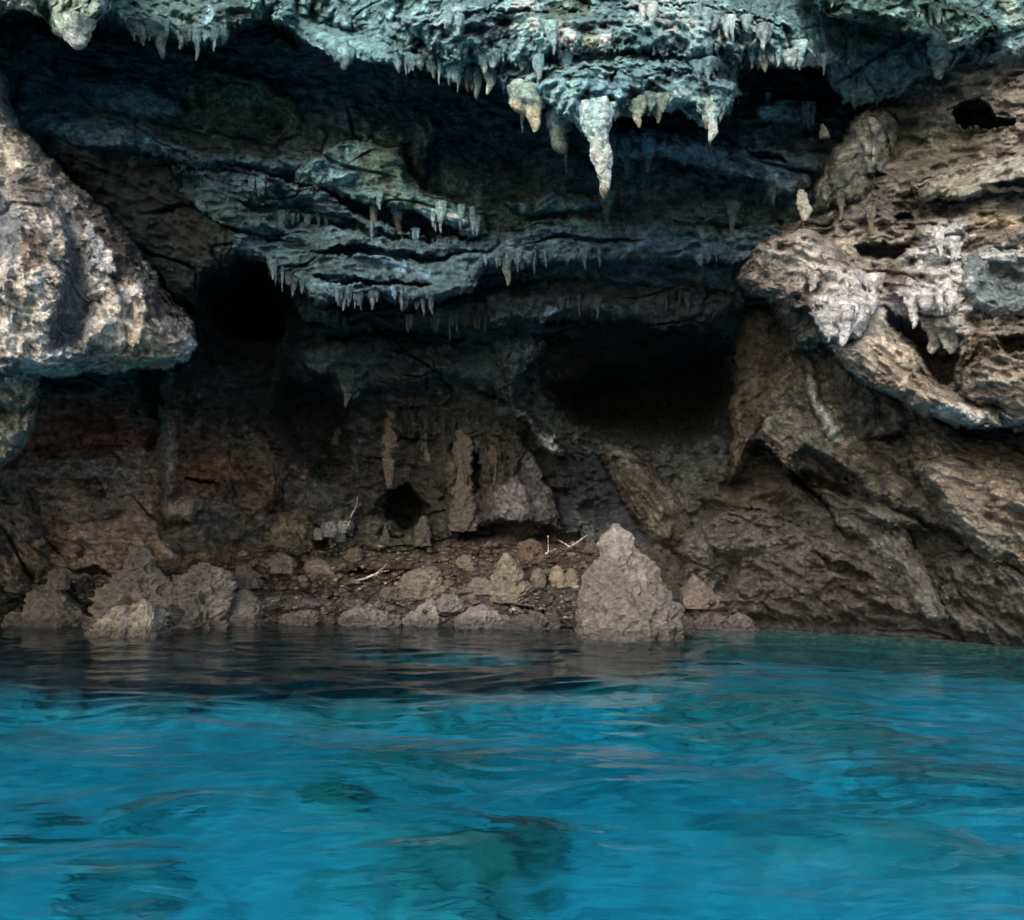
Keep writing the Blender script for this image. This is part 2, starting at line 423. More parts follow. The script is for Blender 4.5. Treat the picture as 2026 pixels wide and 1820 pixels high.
    dict(n="right", poly=[(1640, 1000), (1720, 1012), (1800, 1060), (1850, 1120), (1884, 1200), (1870, 1260), (1820, 1236), (1770, 1150), (1700, 1080), (1650, 1040)],
         d=[(1700, 1040, 13.3), (1850, 1200, 12.5)], R=30, C=.7, col=lin(104, 102, 92), ang=60, amp=1.0, stretch=.35),
    dict(n="wall", poly=[(1440, 1090), (1500, 1070), (1580, 1100), (1640, 1160), (1680, 1240), (1600, 1270), (1520, 1250), (1470, 1180)],
         d=[(1500, 1120, 14.0), (1620, 1220, 13.4)], R=34, C=.6, col=lin(100, 96, 90), ang=40, amp=1.4, stretch=.6),
    dict(n="right", poly=[(1860, 1090), (1940, 1080), (2100, 1130), (2100, 1300), (1960, 1300), (1900, 1260), (1860, 1200), (1850, 1140)],
         d=[(1930, 1180, 12.2), (2026, 1200, 11.5)], R=50, C=1.0, col=lin(96, 92, 78), ang=60, amp=.9),
    # upper right outcrop
    dict(n="right", poly=[(1720, 207), (1700, 215), (1680, 245), (1650, 292), (1628, 312), (1610, 345), (1603, 385), (1604, 424), (1560, 440), (1528, 466), (1498, 482), (1468, 515), (1446, 538), (1440, 553), (1482, 576), (1530, 596),
                          (1545, 640), (1572, 690), (1608, 690), (1640, 682), (1690, 720), (1730, 765), (1790, 800), (1835, 830), (1900, 848), (2100, 850), (2700, 850), (2700, 60), (2200, 60), (1960, 80), (1800, 130), (1740, 190)],
         d=[(1650, 330, 12.2), (1450, 550, 12.9), (1720, 230, 12.2), (1900, 300, 11.6), (1800, 500, 11.2), (2026, 500, 10.6), (1600, 600, 11.6), (1700, 690, 11.2), (1900, 800, 10.9), (2026, 800, 10.6), (2700, 500, 9)],
         R=44, C=.9, col=lin(140, 130, 114), ang=10, amp=1.15, stretch=.4, drip=4),
    dict(n="right", poly=[(1630, 310), (1660, 270), (1692, 222), (1724, 205), (1760, 212), (1778, 245), (1775, 300), (1740, 370), (1700, 420), (1640, 430), (1604, 420), (1603, 370)],
         d=[(1700, 300, 11.5), (1620, 400, 11.9)], R=36, C=.8, col=lin(134, 138, 122), ang=70, amp=.9),
    dict(n="right", poly=[(1800, 360), (1900, 330), (1960, 315), (2040, 290), (2300, 280), (2300, 400), (2026, 385), (1960, 380), (1900, 400), (1820, 400)],
         d=[(1850, 370, 10.9), (2026, 340, 10.2)], R=26, C=.6, col=lin(150, 146, 122), ang=-8, amp=.8),
    dict(n="right", poly=[(1480, 500), (1530, 470), (1600, 450), (1660, 480), (1700, 520), (1730, 560), (1720, 600), (1680, 640), (1640, 660), (1600, 640), (1560, 610), (1500, 580), (1450, 555)],
         d=[(1550, 540, 11.5), (1680, 590, 10.7)], R=34, C=.8, col=lin(140, 128, 116), ang=38, amp=.8, stretch=.35),
    dict(n="right", poly=[(1620, 600), (1660, 585), (1700, 570), (1740, 590), (1725, 620), (1700, 660), (1660, 672), (1630, 650)],
         d=[(1680, 620, 10.2)], R=30, C=.45, col=lin(140, 130, 114), ang=80, amp=.8, drip=10),
    dict(n="right", poly=[(1770, 575), (1820, 560), (1880, 570), (1905, 590), (1880, 620), (1830, 625), (1790, 610)],
         d=[(1820, 590, 10.4)], R=30, C=.45, col=lin(140, 130, 114), ang=80, amp=.8, drip=10),
    dict(n="right", poly=[(1640, 690), (1700, 650), (1760, 640), (1800, 690), (1820, 740), (1880, 770), (1960, 800), (1990, 850), (1920, 852), (1850, 835), (1790, 800), (1720, 765)],
         d=[(1750, 700, 10.6), (1940, 830, 10.3)], R=34, C=.8, col=lin(158, 138, 112), ang=40, amp=.9, stretch=.4),
    dict(n="right", poly=[(1905, 760), (1910, 710), (1930, 650), (1985, 640), (2040, 650), (2300, 640), (2300, 850), (2026, 850), (1960, 815), (1900, 790)],
         d=[(1960, 740, 10.2), (2100, 740, 9.8)], R=40, C=.9, col=lin(140, 122, 98), ang=30, amp=1.1),
    dict(n="right", poly=[(1900, 500), (1960, 490), (2300, 480), (2300, 640), (2026, 632), (1950, 640), (1910, 610), (1890, 560)],
         d=[(1960, 560, 10.6), (2100, 560, 10.2)], R=34, C=.7, col=lin(104, 124, 128), ang=10, amp=.8),
    # --- left buttress
    dict(n="left", poly=[(-900, 160), (-60, 130), (0, 135), (22, 165), (18, 205), (22, 228), (50, 262), (82, 300), (115, 338), (163, 372), (195, 402), (230, 432), (262, 470), (300, 520), (318, 560), (350, 600), (376, 636), (388, 662),
                         (389, 690), (372, 712), (330, 727), (250, 732), (180, 737), (130, 750), (60, 752), (0, 750), (-900, 760)],
         d=[(0, 200, 10.8), (150, 420, 10.3), (0, 450, 9.2), (100, 600, 9.0), (300, 600, 10.2), (370, 680, 10.6), (50, 740, 9.3), (-900, 500, 6.5)], R=54, C=.95, col=lin(178, 166, 146), ang=62, amp=.85, stretch=.5),
    # --- roof overhang
    dict(n="roof", poly=[(-900, 30), (0, 36), (34, 16), (66, 22), (200, 40), (228, 40), (252, 58), (266, 78), (282, 70), (300, 72), (330, 82), (352, 72), (372, 88), (400, 94), (424, 84), (448, 88), (476, 64), (506, 42), (530, 34), (560, 52),
                         (600, 80), (640, 104), (668, 128), (700, 119), (740, 120), (782, 136), (840, 141), (874, 152), (905, 166), (930, 166), (962, 160), (1000, 178), (1012, 190), (1030, 206), (1068, 210), (1080, 212), (1112, 236), (1135, 250), (1200, 246),
                         (1214, 236), (1246, 230), (1290, 222), (1334, 216), (1366, 236), (1400, 246), (1428, 240), (1450, 228), (1468, 184), (1462, 140), (1474, 122), (1503, 132), (1543, 128), (1582, 130), (1628, 136), (1636, 162), (1658, 186), (1662, 202),
                         (1700, 216), (1735, 200), (1790, 170), (1850, 142), (1960, 122), (2100, 110), (2900, 100), (2900, -1400), (-900, -1400)],
         d=[(0, 0, 10.6), (300, 50, 10.8), (600, 70, 11.2), (800, 110, 10.8), (1000, 150, 10.2), (1150, 220, 9.6), (1400, 220, 9.8), (1600, 110, 10.9), (1700, 190, 11.5), (1800, 120, 11.3), (2026, 60, 11.1), (0, -700, 12.5), (1000, -700, 12.2), (2000, -700, 12.5), (1000, 0, 10.5), (1200, 80, 9.9), (-900, 0, 8), (2900, 0, 8)],
         R=30, C=.55, col=TEAL, ang=12, amp=.7, drip=10, stretch=.9),
    dict(n="roof", poly=[(530, 32), (560, 20), (620, 40), (700, 60), (790, 90), (850, 135), (780, 134), (700, 118), (668, 128), (625, 98), (570, 60)],
         d=[(600, 60, 10.9), (760, 110, 10.4)], R=30, C=.5, col=lin(112, 144, 144), ang=35, amp=.35),
    dict(n="roof", poly=[(-900, -200), (0, 34), (34, 14), (66, 22), (90, 38), (98, 58), (115, 78), (140, 90), (160, 78), (172, 52), (200, 34), (216, 18), (222, -40), (160, -200)],
         d=[(60, 10, 9.2), (140, 50, 9.0)], R=26, C=.6, col=lin(186, 178, 150), ang=60, amp=.9),
    dict(n="roof", poly=[(960, 150), (1080, 120), (1250, 110), (1400, 130), (1460, 160), (1452, 220), (1420, 236), (1330, 212), (1240, 224), (1205, 232), (1196, 262), (1150, 262), (1130, 246), (1080, 208), (1000, 176)],
         d=[(1000, 160, 9.9), (1170, 220, 9.0), (1400, 200, 9.3)], R=36, C=.6, col=lin(116, 142, 146), ang=6, amp=.9, drip=10),
    dict(n="roof", poly=[(1195, 255), (1235, 246), (1330, 258), (1352, 296), (1318, 318), (1290, 312), (1262, 318), (1228, 314), (1204, 300)],
         d=[(1260, 290, 10.9)], R=22, C=.6, col=lin(92, 112, 124), ang=10, amp=.5, drip=8),
    dict(n="roof", poly=[(780, 40), (900, 0), (1100, 10), (1400, -10), (1560, 40), (1620, 110), (1560, 126), (1480, 110), (1380, 120), (1200, 100), (1060, 116), (960, 130), (860, 110)],
         d=[(850, 60, 10.3), (1150, 100, 9.3), (1150, -10, 9.9), (1500, 70, 10.0)], R=44, C=.6, col=lin(120, 142, 142), ang=10, amp=1.3, drip=14),
    dict(n="roof", poly=[(1560, -60), (1720, -40), (1900, 0), (2000, 60), (1900, 90), (1780, 60), (1640, 30)],
         d=[(1700, 0, 10.0), (1950, 50, 9.8)], R=34, C=.5, col=lin(76, 104, 92), ang=18, amp=1.0, drip=8),
]

# ---- hollows cut into the rock: poly, how much deeper, width of the rim
PITS = [
    ([(1600, 1090), (1680, 1110), (1740, 1150), (1700, 1160), (1630, 1130)], .5, 12),
    ([(1690, 1180), (1760, 1190), (1800, 1226), (1720, 1222)], .4, 12),
    ([(470, 398), (560, 404), (660, 424), (780, 462), (880, 476), (860, 486), (740, 474), (620, 446), (500, 420)], .5, 8),
    ([(600, 498), (700, 482), (800, 496), (900, 500), (1000, 486), (980, 498), (880, 516), (760, 512), (660, 508)], .5, 8),
    ([(600, 548), (660, 540), (760, 556), (860, 548), (840, 562), (740, 572), (640, 562)], .5, 8),
    ([(1000, 486), (1080, 470), (1180, 462), (1300, 470), (1240, 478), (1100, 484)], .35, 8),
    ([(430, 440), (480, 452), (560, 470), (600, 480), (540, 484), (460, 466)], .45, 8),
    ([(-60, 380), (0, 378), (25, 390), (42, 430), (40, 480), (24, 530), (0, 570), (-60, 590)], .22, 34),
    ([(118, 380), (140, 400), (168, 450), (190, 510), (198, 570), (196, 630), (170, 676), (125, 706), (92, 704), (94, 650), (108, 590), (124, 540), (132, 500), (120, 440)], .32, 34),
    ([(1885, 205), (1905, 196), (1940, 195), (1962, 205), (1972, 225), (2005, 232), (2008, 246), (1975, 250), (1955, 256), (1912, 256), (1892, 240)], 2.2, 7),
    ([(1740, 590), (1790, 620), (1860, 650), (1912, 650), (1905, 700), (1900, 760), (1870, 772), (1830, 750), (1806, 700), (1770, 660), (1745, 620)], 1.6, 18),
    ([(1965, 660), (2010, 655), (2060, 665), (2060, 700), (1990, 705), (1965, 690)], .7, 14),
    ([(1478, 150), (1520, 138), (1600, 150), (1640, 175), (1655, 200), (1600, 215), (1540, 200), (1490, 190)], 1.2, 20),
    ([(1470, 300), (1540, 300), (1560, 320), (1500, 330)], .8, 12),
    ([(1590, 918), (1680, 960), (1700, 990), (1600, 975), (1555, 940)], 1.4, 16),
    ([(1735, 870), (1790, 850), (1800, 870), (1760, 890)], .5, 12),
    ([(1560, 900), (1600, 880), (1700, 940), (1740, 1000), (1660, 1020), (1590, 990), (1550, 950)], .9, 20),
    ([(760, 970), (800, 950), (845, 1000), (850, 1050), (800, 1060), (760, 1030)], 2.0, 16),
    ([(925, 900), (940, 870), (955, 900), (955, 970), (930, 990)], 1.1, 12),
    ([(265, 740), (320, 730), (330, 800), (300, 830), (280, 800)], .8, 10),
    ([(262, 812), (272, 806), (278, 816), (268, 822)], .5, 5),
    ([(278, 870), (300, 850), (318, 860), (310, 890), (285, 890)], .6, 8),
    ([(355, 950), (395, 948), (440, 962), (400, 964), (360, 958)], .9, 5),
    ([(160, 960), (190, 945), (220, 960), (200, 985), (168, 985)], .5, 10),
    ([(130, 1130), (190, 1120), (250, 1140), (180, 1146)], .6, 8),
    ([(610, 1070), (640, 1062), (660, 1090), (620, 1095)], .7, 8),
    ([(1700, 345), (1740, 335), (1760, 350), (1720, 362)], .35, 8),
    ([(1590, 395), (1600, 440), (1660, 430), (1640, 450), (1580, 460)], .3, 10),
    ([(1760, 425), (1800, 420), (1810, 440), (1770, 446)], .5, 8),
    ([(1680, 480), (1740, 470), (1800, 490), (1770, 520), (1700, 510)], .7, 14),
    ([(1960, 360), (2100, 350), (2100, 380), (1980, 375)], .6, 8),
    ([(890, 1040), (940, 1028), (1000, 1025), (1080, 1030), (1150, 1052), (1170, 1075), (1090, 1085), (1000, 1070), (940, 1080), (900, 1075)], .9, 18),
    ([(690, 1138), (720, 1130), (780, 1128), (760, 1142), (700, 1148)], .5, 6),
    ([(530, 30), (560, 60), (600, 92), (580, 100), (545, 70), (522, 44)], .6, 10),
    ([(1200, 150), (1215, 142), (1222, 155), (1208, 165)], .5, 5),
    ([(1000, 1188), (1060, 1210), (1140, 1235), (1135, 1250), (1060, 1225), (1005, 1200)], .7, 8),
    ([(470, 505), (520, 508), (545, 560), (570, 600), (560, 680), (440, 680), (400, 620), (400, 560), (420, 530)], 2.6, 40),
    ([(1240, 700), (1450, 640), (1460, 780), (1430, 870), (1280, 880), (1120, 850), (1060, 760)], 2.6, 60),
    ([(560, 740), (640, 750), (700, 810), (700, 940), (640, 980), (580, 900), (520, 830)], 1.6, 40),
]

# ---- compose
wsc = lambda X, Y, s, k: pn(X / s, Y / s, np.float32(k))
WX = GX + 11 * wsc(GX, GY, 62, 1.3) + 6 * wsc(GX, GY, 24, 4.1) + 3.4 * wsc(GX, GY, 9, 7.7) + 1.8 * wsc(GX, GY, 4.3, 3.1)
WY = GY + 9 * wsc(GX, GY, 62, 11.3) + 5 * wsc(GX, GY, 24, 14.1) + 3.0 * wsc(GX, GY, 9, 17.7) + 1.6 * wsc(GX, GY, 4.3, 13.1)
dr = np.clip(wsc(GX * 1.0, GY * .18, 12, 21.5), 0, 1) ** 1.3 + .55 * np.clip(wsc(GX, GY * .18, 6, 25.5), 0, 1)

# the deep sheet is evaluated coarsely and then read off bilinearly
cx = np.linspace(-950, 2980, 260); cy = np.linspace(-1350, 1900, 274)
CXX, CYY = np.meshgrid(cx, cy)


def bil(Z, X, Y):
    fx = (X - cx[0]) / (cx[1] - cx[0]); fy = (Y - cy[0]) / (cy[1] - cy[0])
    ix = np.clip(fx.astype(int), 0, len(cx) - 2); iy = np.clip(fy.astype(int), 0, len(cy) - 2)
    u = fx - ix; v = fy - iy
    return (Z[iy, ix] * (1 - u) * (1 - v) + Z[iy, ix + 1] * u * (1 - v) + Z[iy + 1, ix] * (1 - u) * v + Z[iy + 1, ix + 1] * u * v).astype(np.float32)


D = bil(rbf(deep, CXX, CYY), GX, GY)
OWN = np.zeros(GX.shape, np.int8)
OWNERS = ["wall", "left", "right", "roof"]
ANG = np.full(GX.shape, R(8), np.float32)
STR = np.full(GX.shape, .45, np.float32)
AMP = np.full(GX.shape, .85, np.float32)
C0 = np.empty(GX.shape + (3,), np.float32)
C0[:] = lin(84, 90, 88)


def window(poly, pad):
    P = np.array(poly)
    i0 = np.searchsorted(AX, P[:, 0].min() - pad); i1 = np.searchsorted(AX, P[:, 0].max() + pad)
    j0 = np.searchsorted(AY, P[:, 1].min() - pad); j1 = np.searchsorted(AY, P[:, 1].max() + pad)
    return slice(max(j0, 0), j1), slice(max(i0, 0), i1)


# base tints and painted-in recess darkness of the deep wall, before the masses: sheet x, y, rx, ry, degrees, colour, strength
def blobs(lst, C, mask=None):
    for k, (x, y, rx, ry, a, c, s) in enumerate(lst):
        m = 1.5 * max(rx, ry)
        win = window([(x - m, y - m), (x + m, y + m)], 0)
        X = WX[win] - x; Y = WY[win] - y
        if X.size == 0: continue
        ca, sa = math.cos(R(a)), math.sin(R(a))
        u = (X * ca + Y * sa) / rx; v = (-X * sa + Y * ca) / ry
        q = np.sqrt(u * u + v * v)
        nz = pn(GX[win] / 17 + k, GY[win] / 17, np.float32(k * 3.1)) + .6 * pn(GX[win] / 6 + k, GY[win] / 6, np.float32(k))
        t = sstep(1.15, .75, q + .38 * nz) * s
        if mask is not None: t = t * mask[win]
        C[win] = C[win] * (1 - t[..., None]) + np.array(c, np.float32) * t[..., None]


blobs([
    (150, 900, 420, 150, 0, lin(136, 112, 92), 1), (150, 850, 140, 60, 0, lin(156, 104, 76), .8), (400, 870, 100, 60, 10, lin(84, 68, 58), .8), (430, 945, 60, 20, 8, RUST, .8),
    (200, 770, 160, 40, 0, lin(84, 84, 72), .8), (450, 760, 120, 110, 0, lin(42, 42, 38), .9), (590, 820, 130, 120, 0, BLK, .9), (500, 610, 150, 120, 0, lin(20, 23, 25), .97), (1240, 720, 200, 110, 0, lin(22, 24, 28), .9), (1000, 590, 300, 30, 0, lin(34, 38, 42), .7),  # near-black patches paint the darkness of the hollows into the wall
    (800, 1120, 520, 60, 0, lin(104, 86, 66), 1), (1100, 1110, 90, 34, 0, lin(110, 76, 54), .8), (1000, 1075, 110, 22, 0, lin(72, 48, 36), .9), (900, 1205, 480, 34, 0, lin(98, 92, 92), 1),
    (600, 1195, 160, 26, 0, lin(104, 94, 88), 1), (1140, 960, 110, 80, 0, NAVY, .9), (1250, 1010, 60, 70, 0, NAVY, .7), (1300, 780, 210, 130, 0, BLK, .95), (900, 940, 170, 130, 0, lin(56, 54, 44), .8),  # BLK and NAVY patches paint shade into the inner chamber
    (450, 130, 260, 60, 0, lin(72, 86, 82), .7), (900, 240, 260, 90, 0, lin(66, 74, 78), .7), (880, 920, 250, 150, 0, lin(48, 46, 42), .75), (1000, 380, 300, 60, 0, lin(72, 86, 84), .8),  # dark patch low in the chamber stands in for its shade
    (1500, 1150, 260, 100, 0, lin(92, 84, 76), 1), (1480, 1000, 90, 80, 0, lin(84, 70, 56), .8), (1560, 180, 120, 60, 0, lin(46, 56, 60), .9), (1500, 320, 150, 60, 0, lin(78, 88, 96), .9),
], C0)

for k, m in enumerate(MASSES):
    if m["n"] == "wall":
        m["d"] = [(x, y, shallow(d, y)) for x, y, d in m["d"]]
    win = window(m["poly"], 40)
    X, Y = WX[win], WY[win]
    if "drip" in m: Y = Y - m["drip"] * dr[win]
    sdv = poly_sd(m["poly"], X, Y)
    s = np.clip(sdv / m["R"], 0, 1)
    d = rbf(m["d"], GX[win], GY[win]) + m["C"] * (1 - np.sqrt(np.clip(1 - (1 - s) ** 2, 0, 1)))
    ok = (sdv > 0) & (d < D[win])
    D[win] = np.where(ok, d, D[win])
    OWN[win] = np.where(ok, OWNERS.index(m["n"]), OWN[win])
    ANG[win] = np.where(ok, R(m["ang"]), ANG[win])
    AMP[win] = np.where(ok, m["amp"], AMP[win])
    STR[win] = np.where(ok, m.get("stretch", .45), STR[win])
    t = (ok * sstep(0, 5, sdv))[..., None]
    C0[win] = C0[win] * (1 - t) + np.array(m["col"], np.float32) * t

for poly, dd, rim in PITS:
    win = window(poly, 20)
    sdv = poly_sd(poly, WX[win], WY[win])
    D[win] += dd * sstep(0, rim, sdv)

# water-worn smooth faces
SMOOTH = np.zeros(GX.shape, np.float32)
for poly in [[(-60, 385), (0, 382), (40, 430), (40, 480), (24, 530), (0, 570), (-60, 590)],
             [(122, 395), (140, 405), (168, 450), (190, 510), (198, 570), (196, 630), (170, 676), (125, 706), (98, 704), (100, 650), (114, 590), (130, 540), (138, 500), (126, 440)],
             [(540, 28), (620, 30), (720, 50), (800, 110), (830, 136), (780, 134), (700, 118), (668, 126), (625, 96), (570, 58)]]:
    win = window(poly, 20)
    SMOOTH[win] = np.maximum(SMOOTH[win], sstep(0, 14, poly_sd(poly, WX[win], WY[win])))
AMP = AMP * (1 - .7 * SMOOTH)

# ---- relief, measured in metres in the place itself
PX, PY, PZ = world_pt(GX, GY, D)
ca, sa = np.cos(ANG), np.sin(ANG)
al = (PX * ca - PZ * sa) * STR            # along the bedding: stretched
ac = PX * sa + PZ * ca                    # across the bedding
Q = PY * .6


def layer(f, k, iso=False):
    if iso: return pn(PX * f + k, PY * f * .6, PZ * f + k * 1.7)
    wv = .35 * pn(PX * f * .8 + k, PY * f * .5, PZ * f * .8)
    return pn(al * f + wv + k, Q * f, ac * f + wv + k * 1.7)


big = layer(.8, 3.3, True)
med = 1 - 2.2 * np.abs(layer(1.7, 9.1))           # rounded lumps parted by creases
med2 = layer(3.1, 5.2)
sml = 1 - 2.4 * np.abs(layer(5.2, 2.7))
sml2 = np.abs(layer(9.5, 7.9))
tin = layer(17, 1.9)
tin2 = np.abs(layer(31, 4.4, True))
st = ac * 3.3 + .9 * layer(1.1, 6.6)
saw = (st - np.floor(st))                         # undercut bedding steps
saw = np.where(saw < .8, saw / .8, (1 - saw) / .2)
rough = AMP * (0.6 + .8 * sstep(-.5, .5, layer(.6, 8.8, True)))


def drips(f, k, asp=.55):
    """hanging tear-shaped knobs: bulge grows downwards and stops short"""
    u = (PX + .25 * PY) * f + .3 * pn(PX * f * .9 + k, PY * f * .5, PZ * f * .9)
    v = -(PZ + .2 * PY) * f * asp + .3 * pn(PX * f * .9 + k + 9, PY * f * .5, PZ * f * .9)
    iu = np.floor(u).astype(np.int32); iv = np.floor(v).astype(np.int32)
    out = np.zeros(PX.shape, np.float32)
    for du in (-1, 0, 1):
        for dv in (-1, 0, 1):
            h = _perm[(_perm[(iu + du) & 255] + iv + dv + int(k)) & 255]
            ju = _g[h, 0] * .35 + .5; jv = _g[h, 1] * .35 + .5; sz = .55 + .4 * np.abs(_g[h, 2])
            x = (u - (iu + du + ju)) / sz; y = (v - (iv + dv + jv)) / sz
            y = np.where(y > 0, y * 1.8, y * .8)
            q = 1 - (x * x * 2.6 + y * y)
            out = np.maximum(out, np.where(q > 0, np.sqrt(np.clip(q, 0, 1)) * np.clip(.65 + y * .6, .15, 1) * (.5 + .7 * np.abs(_g[h, 2])), 0))
    return out


dr1 = drips(2.3, 3); dr2 = drips(4.6, 57); dr3 = drips(9.0, 91, .8)
own_amt = (1 - .8 * SMOOTH) * np.array([.6, .45, .85, 1.5], np.float32)[OWN] * np.clip(.25 + 1.3 * (PZ - .9), .25, 1) * sstep(-.35, .35, layer(1.0, 71.0, True) + .15)
KNOB = np.minimum(own_amt, 1) * (.55 * dr1 + .5 * dr2 + .35 * dr3)
RB = (OWN == 3)
iso1 = 1 - 2.3 * np.abs(layer(2.1, 51.0, True)); iso2 = 1 - 2.3 * np.abs(layer(4.6, 53.0, True)); iso3 = 1 - 2.2 * np.abs(layer(10.5, 57.0, True))
med = np.where(RB, .25 * med + .5 * iso1, med); med2 = np.where(RB, .2 * med2 + .1 * iso2, med2); sml = np.where(RB, .25 * sml + .75 * iso2, .7 * sml + .3 * iso2); sml2 = np.where(RB, .3 * sml2 - .5 * iso3, sml2 - .25 * iso3)
holes = sstep(.34, .62, layer(1.5, 61.0, True) + .3 * layer(4.0, 63.0, True)) * np.array([.20, .04, .24, .10], np.float32)[OWN]
holes = holes + sstep(.42, .6, layer(4.2, 65.0, True)) * np.array([.07, .015, .09, .07], np.float32)[OWN]
fis = sstep(.05, .0, np.abs(layer(.75, 81.0))) * sstep(-.1, .3, layer(.5, 83.0, True)) + .8 * sstep(.05, .0, np.abs(layer(1.6, 85.0))) * sstep(0, .3, layer(.7, 87.0, True))
fis = fis * np.array([.22, .07, .11, .12], np.float32)[OWN]
REL = -fis - holes + own_amt * (.22 * dr1 + .16 * dr2 + .08 * dr3) + .20 * big + rough * (.15 * med + .11 * med2 + .10 * sml - .08 * sml2 + .035 * tin - .035 * tin2) - .06 * AMP * saw * np.array([1, 1, 1, .3], np.float32)[OWN]
near_sea = sstep(.5, 0, PZ)
D2 = D - REL * (1 - .4 * near_sea) + .22 * np.exp(-((PZ - .12) / .13) ** 2) * sstep(0, .3, D - 11)
PX, PY, PZ = world_pt(GX, GY, D2)

# ---- colour of the stone, with some light painted in
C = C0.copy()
owner_roof = (OWN == 3).astype(np.float32); owner_left = (OWN == 1).astype(np.float32); owner_right = (OWN == 2).astype(np.float32); owner_wall = (OWN == 0).astype(np.float32)
blobs([  # roof
    (300, 30, 90, 50, 0, lin(96, 116, 98), .7), (330, 40, 40, 20, 0, lin(140, 160, 140), .6), (460, 40, 70, 60, -30, lin(74, 98, 90), .8), (410, 30, 10, 22, 10, lin(170, 195, 205), .9),
    (600, 10, 60, 50, 0, lin(70, 92, 84), .7), (760, 30, 60, 60, 0, lin(122, 150, 150), .7),
    (860, 60, 40, 60, 0, lin(150, 170, 170), .6), (960, 60, 50, 30, 0, lin(90, 96, 104), .7), (1040, 30, 30, 40, 0, lin(196, 220, 216), .8),
    (1120, 80, 28, 40, 0, lin(214, 218, 206), .9), (1168, 90, 18, 26, 0, lin(176, 156, 112), .9), (1195, 78, 14, 34, 0, lin(214, 218, 206), .8), (1110, 20, 60, 20, 0, lin(96, 92, 52), .7),
    (1300, 30, 70, 40, 10, PALE, .8), (1350, 20, 40, 30, 0, lin(180, 226, 230), .8), (1400, 40, 60, 30, 20, PALE, .6), (1170, 180, 70, 50, 0, lin(126, 156, 166), .7), (1240, 130, 40, 50, 0, lin(120, 158, 160), .6),
    (1040, 200, 34, 24, 0, lin(206, 206, 178), .9), (1170, 240, 50, 20, 0, lin(196, 222, 226), .9), (1255, 225, 30, 22, 0, lin(150, 140, 96), .6), (1320, 205, 40, 22, 0, lin(176, 172, 150), .7), (1400, 225, 26, 26, 0, lin(206, 206, 190), .9),
    (1350, 190, 40, 20, 0, lin(216, 220, 196), .6), (1450, 70, 60, 40, 30, lin(176, 168, 156), .6), (1580, 110, 40, 30, 50, PALE, .8), (1515, 110, 26, 16, 0, lin(226, 232, 228), .9), (1600, 70, 60, 24, 40, lin(150, 190, 180), .7), (1490, 60, 50, 30, 20, lin(170, 170, 160), .6),
    (1720, 40, 90, 50, 20, lin(66, 92, 78), .8), (1680, 90, 60, 24, 20, lin(90, 104, 64), .6), (1700, 120, 100, 30, 0, lin(96, 116, 116), .7), (1660, 150, 60, 40, 0, lin(96, 116, 124), .8), (1630, 120, 34, 10, 0, PALE, .9),
    (1880, 70, 60, 22, 8, PALE, .8), (1860, 100, 24, 34, 10, lin(206, 210, 190), .9), (1980, 100, 60, 30, 0, lin(120, 126, 130), .7), (1780, 30, 60, 10, 20, lin(150, 180, 166), .6), (1900, 40, 80, 40, 20, lin(56, 80, 64), .8), (2000, 20, 20, 40, -30, lin(170, 170, 140), .9),
    (1290, 90, 60, 40, 0, lin(96, 122, 124), .5), (960, 110, 60, 26, 0, lin(150, 172, 176), .6), (840, 110, 30, 20, 0, lin(120, 96, 60), .4),
], C, owner_roof)
blobs([  # left buttress
    (120, 300, 160, 60, 40, lin(112, 96, 82), .8), (190, 430, 60, 50, 40, lin(64, 56, 50), .9), (240, 500, 60, 70, 50, lin(54, 48, 44), .95), (320, 590, 50, 60, 50, lin(70, 64, 58), .9), (270, 440, 90, 40, 45, lin(50, 45, 40), .9), (350, 670, 40, 50, 60, lin(120, 112, 100), .7),
    (20, 200, 40, 60, 0, lin(176, 180, 184), .7), (10, 320, 40, 80, 60, lin(196, 180, 146), .8), (60, 380, 60, 30, 50, lin(100, 88, 80), .8), (70, 560, 50, 60, 0, lin(206, 186, 150), .9), (60, 500, 26, 50, 10, lin(124, 84, 52), .8),
    (40, 650, 70, 60, 0, lin(214, 196, 160), .9), (230, 620, 44, 60, 20, lin(206, 188, 156), .9), (200, 540, 20, 50, 20, lin(206, 196, 178), .9), (240, 590, 22, 14, 0, lin(232, 234, 236), .9), (290, 680, 60, 30, 20, lin(176, 150, 106), .8),
    (70, 720, 90, 20, -20, lin(200, 206, 212), .8), (150, 715, 60, 20, -20, lin(176, 184, 176), .7), (240, 700, 60, 22, -10, lin(170, 146, 100), .7), (370, 690, 16, 30, 0, lin(216, 210, 190), .9), (10, 450, 34, 80, 0, lin(106, 118, 128), .9), (30, 740, 60, 14, 0, lin(170, 170, 150), .8),
    (150, 480, 16, 90, -10, lin(116, 130, 140), .9), (155, 560, 44, 90, 10, lin(84, 98, 106), .9), (135, 660, 40, 44, 20, lin(82, 94, 104), .9), (185, 480, 10, 60, -14, lin(176, 182, 190), .7),
], C, owner_left)
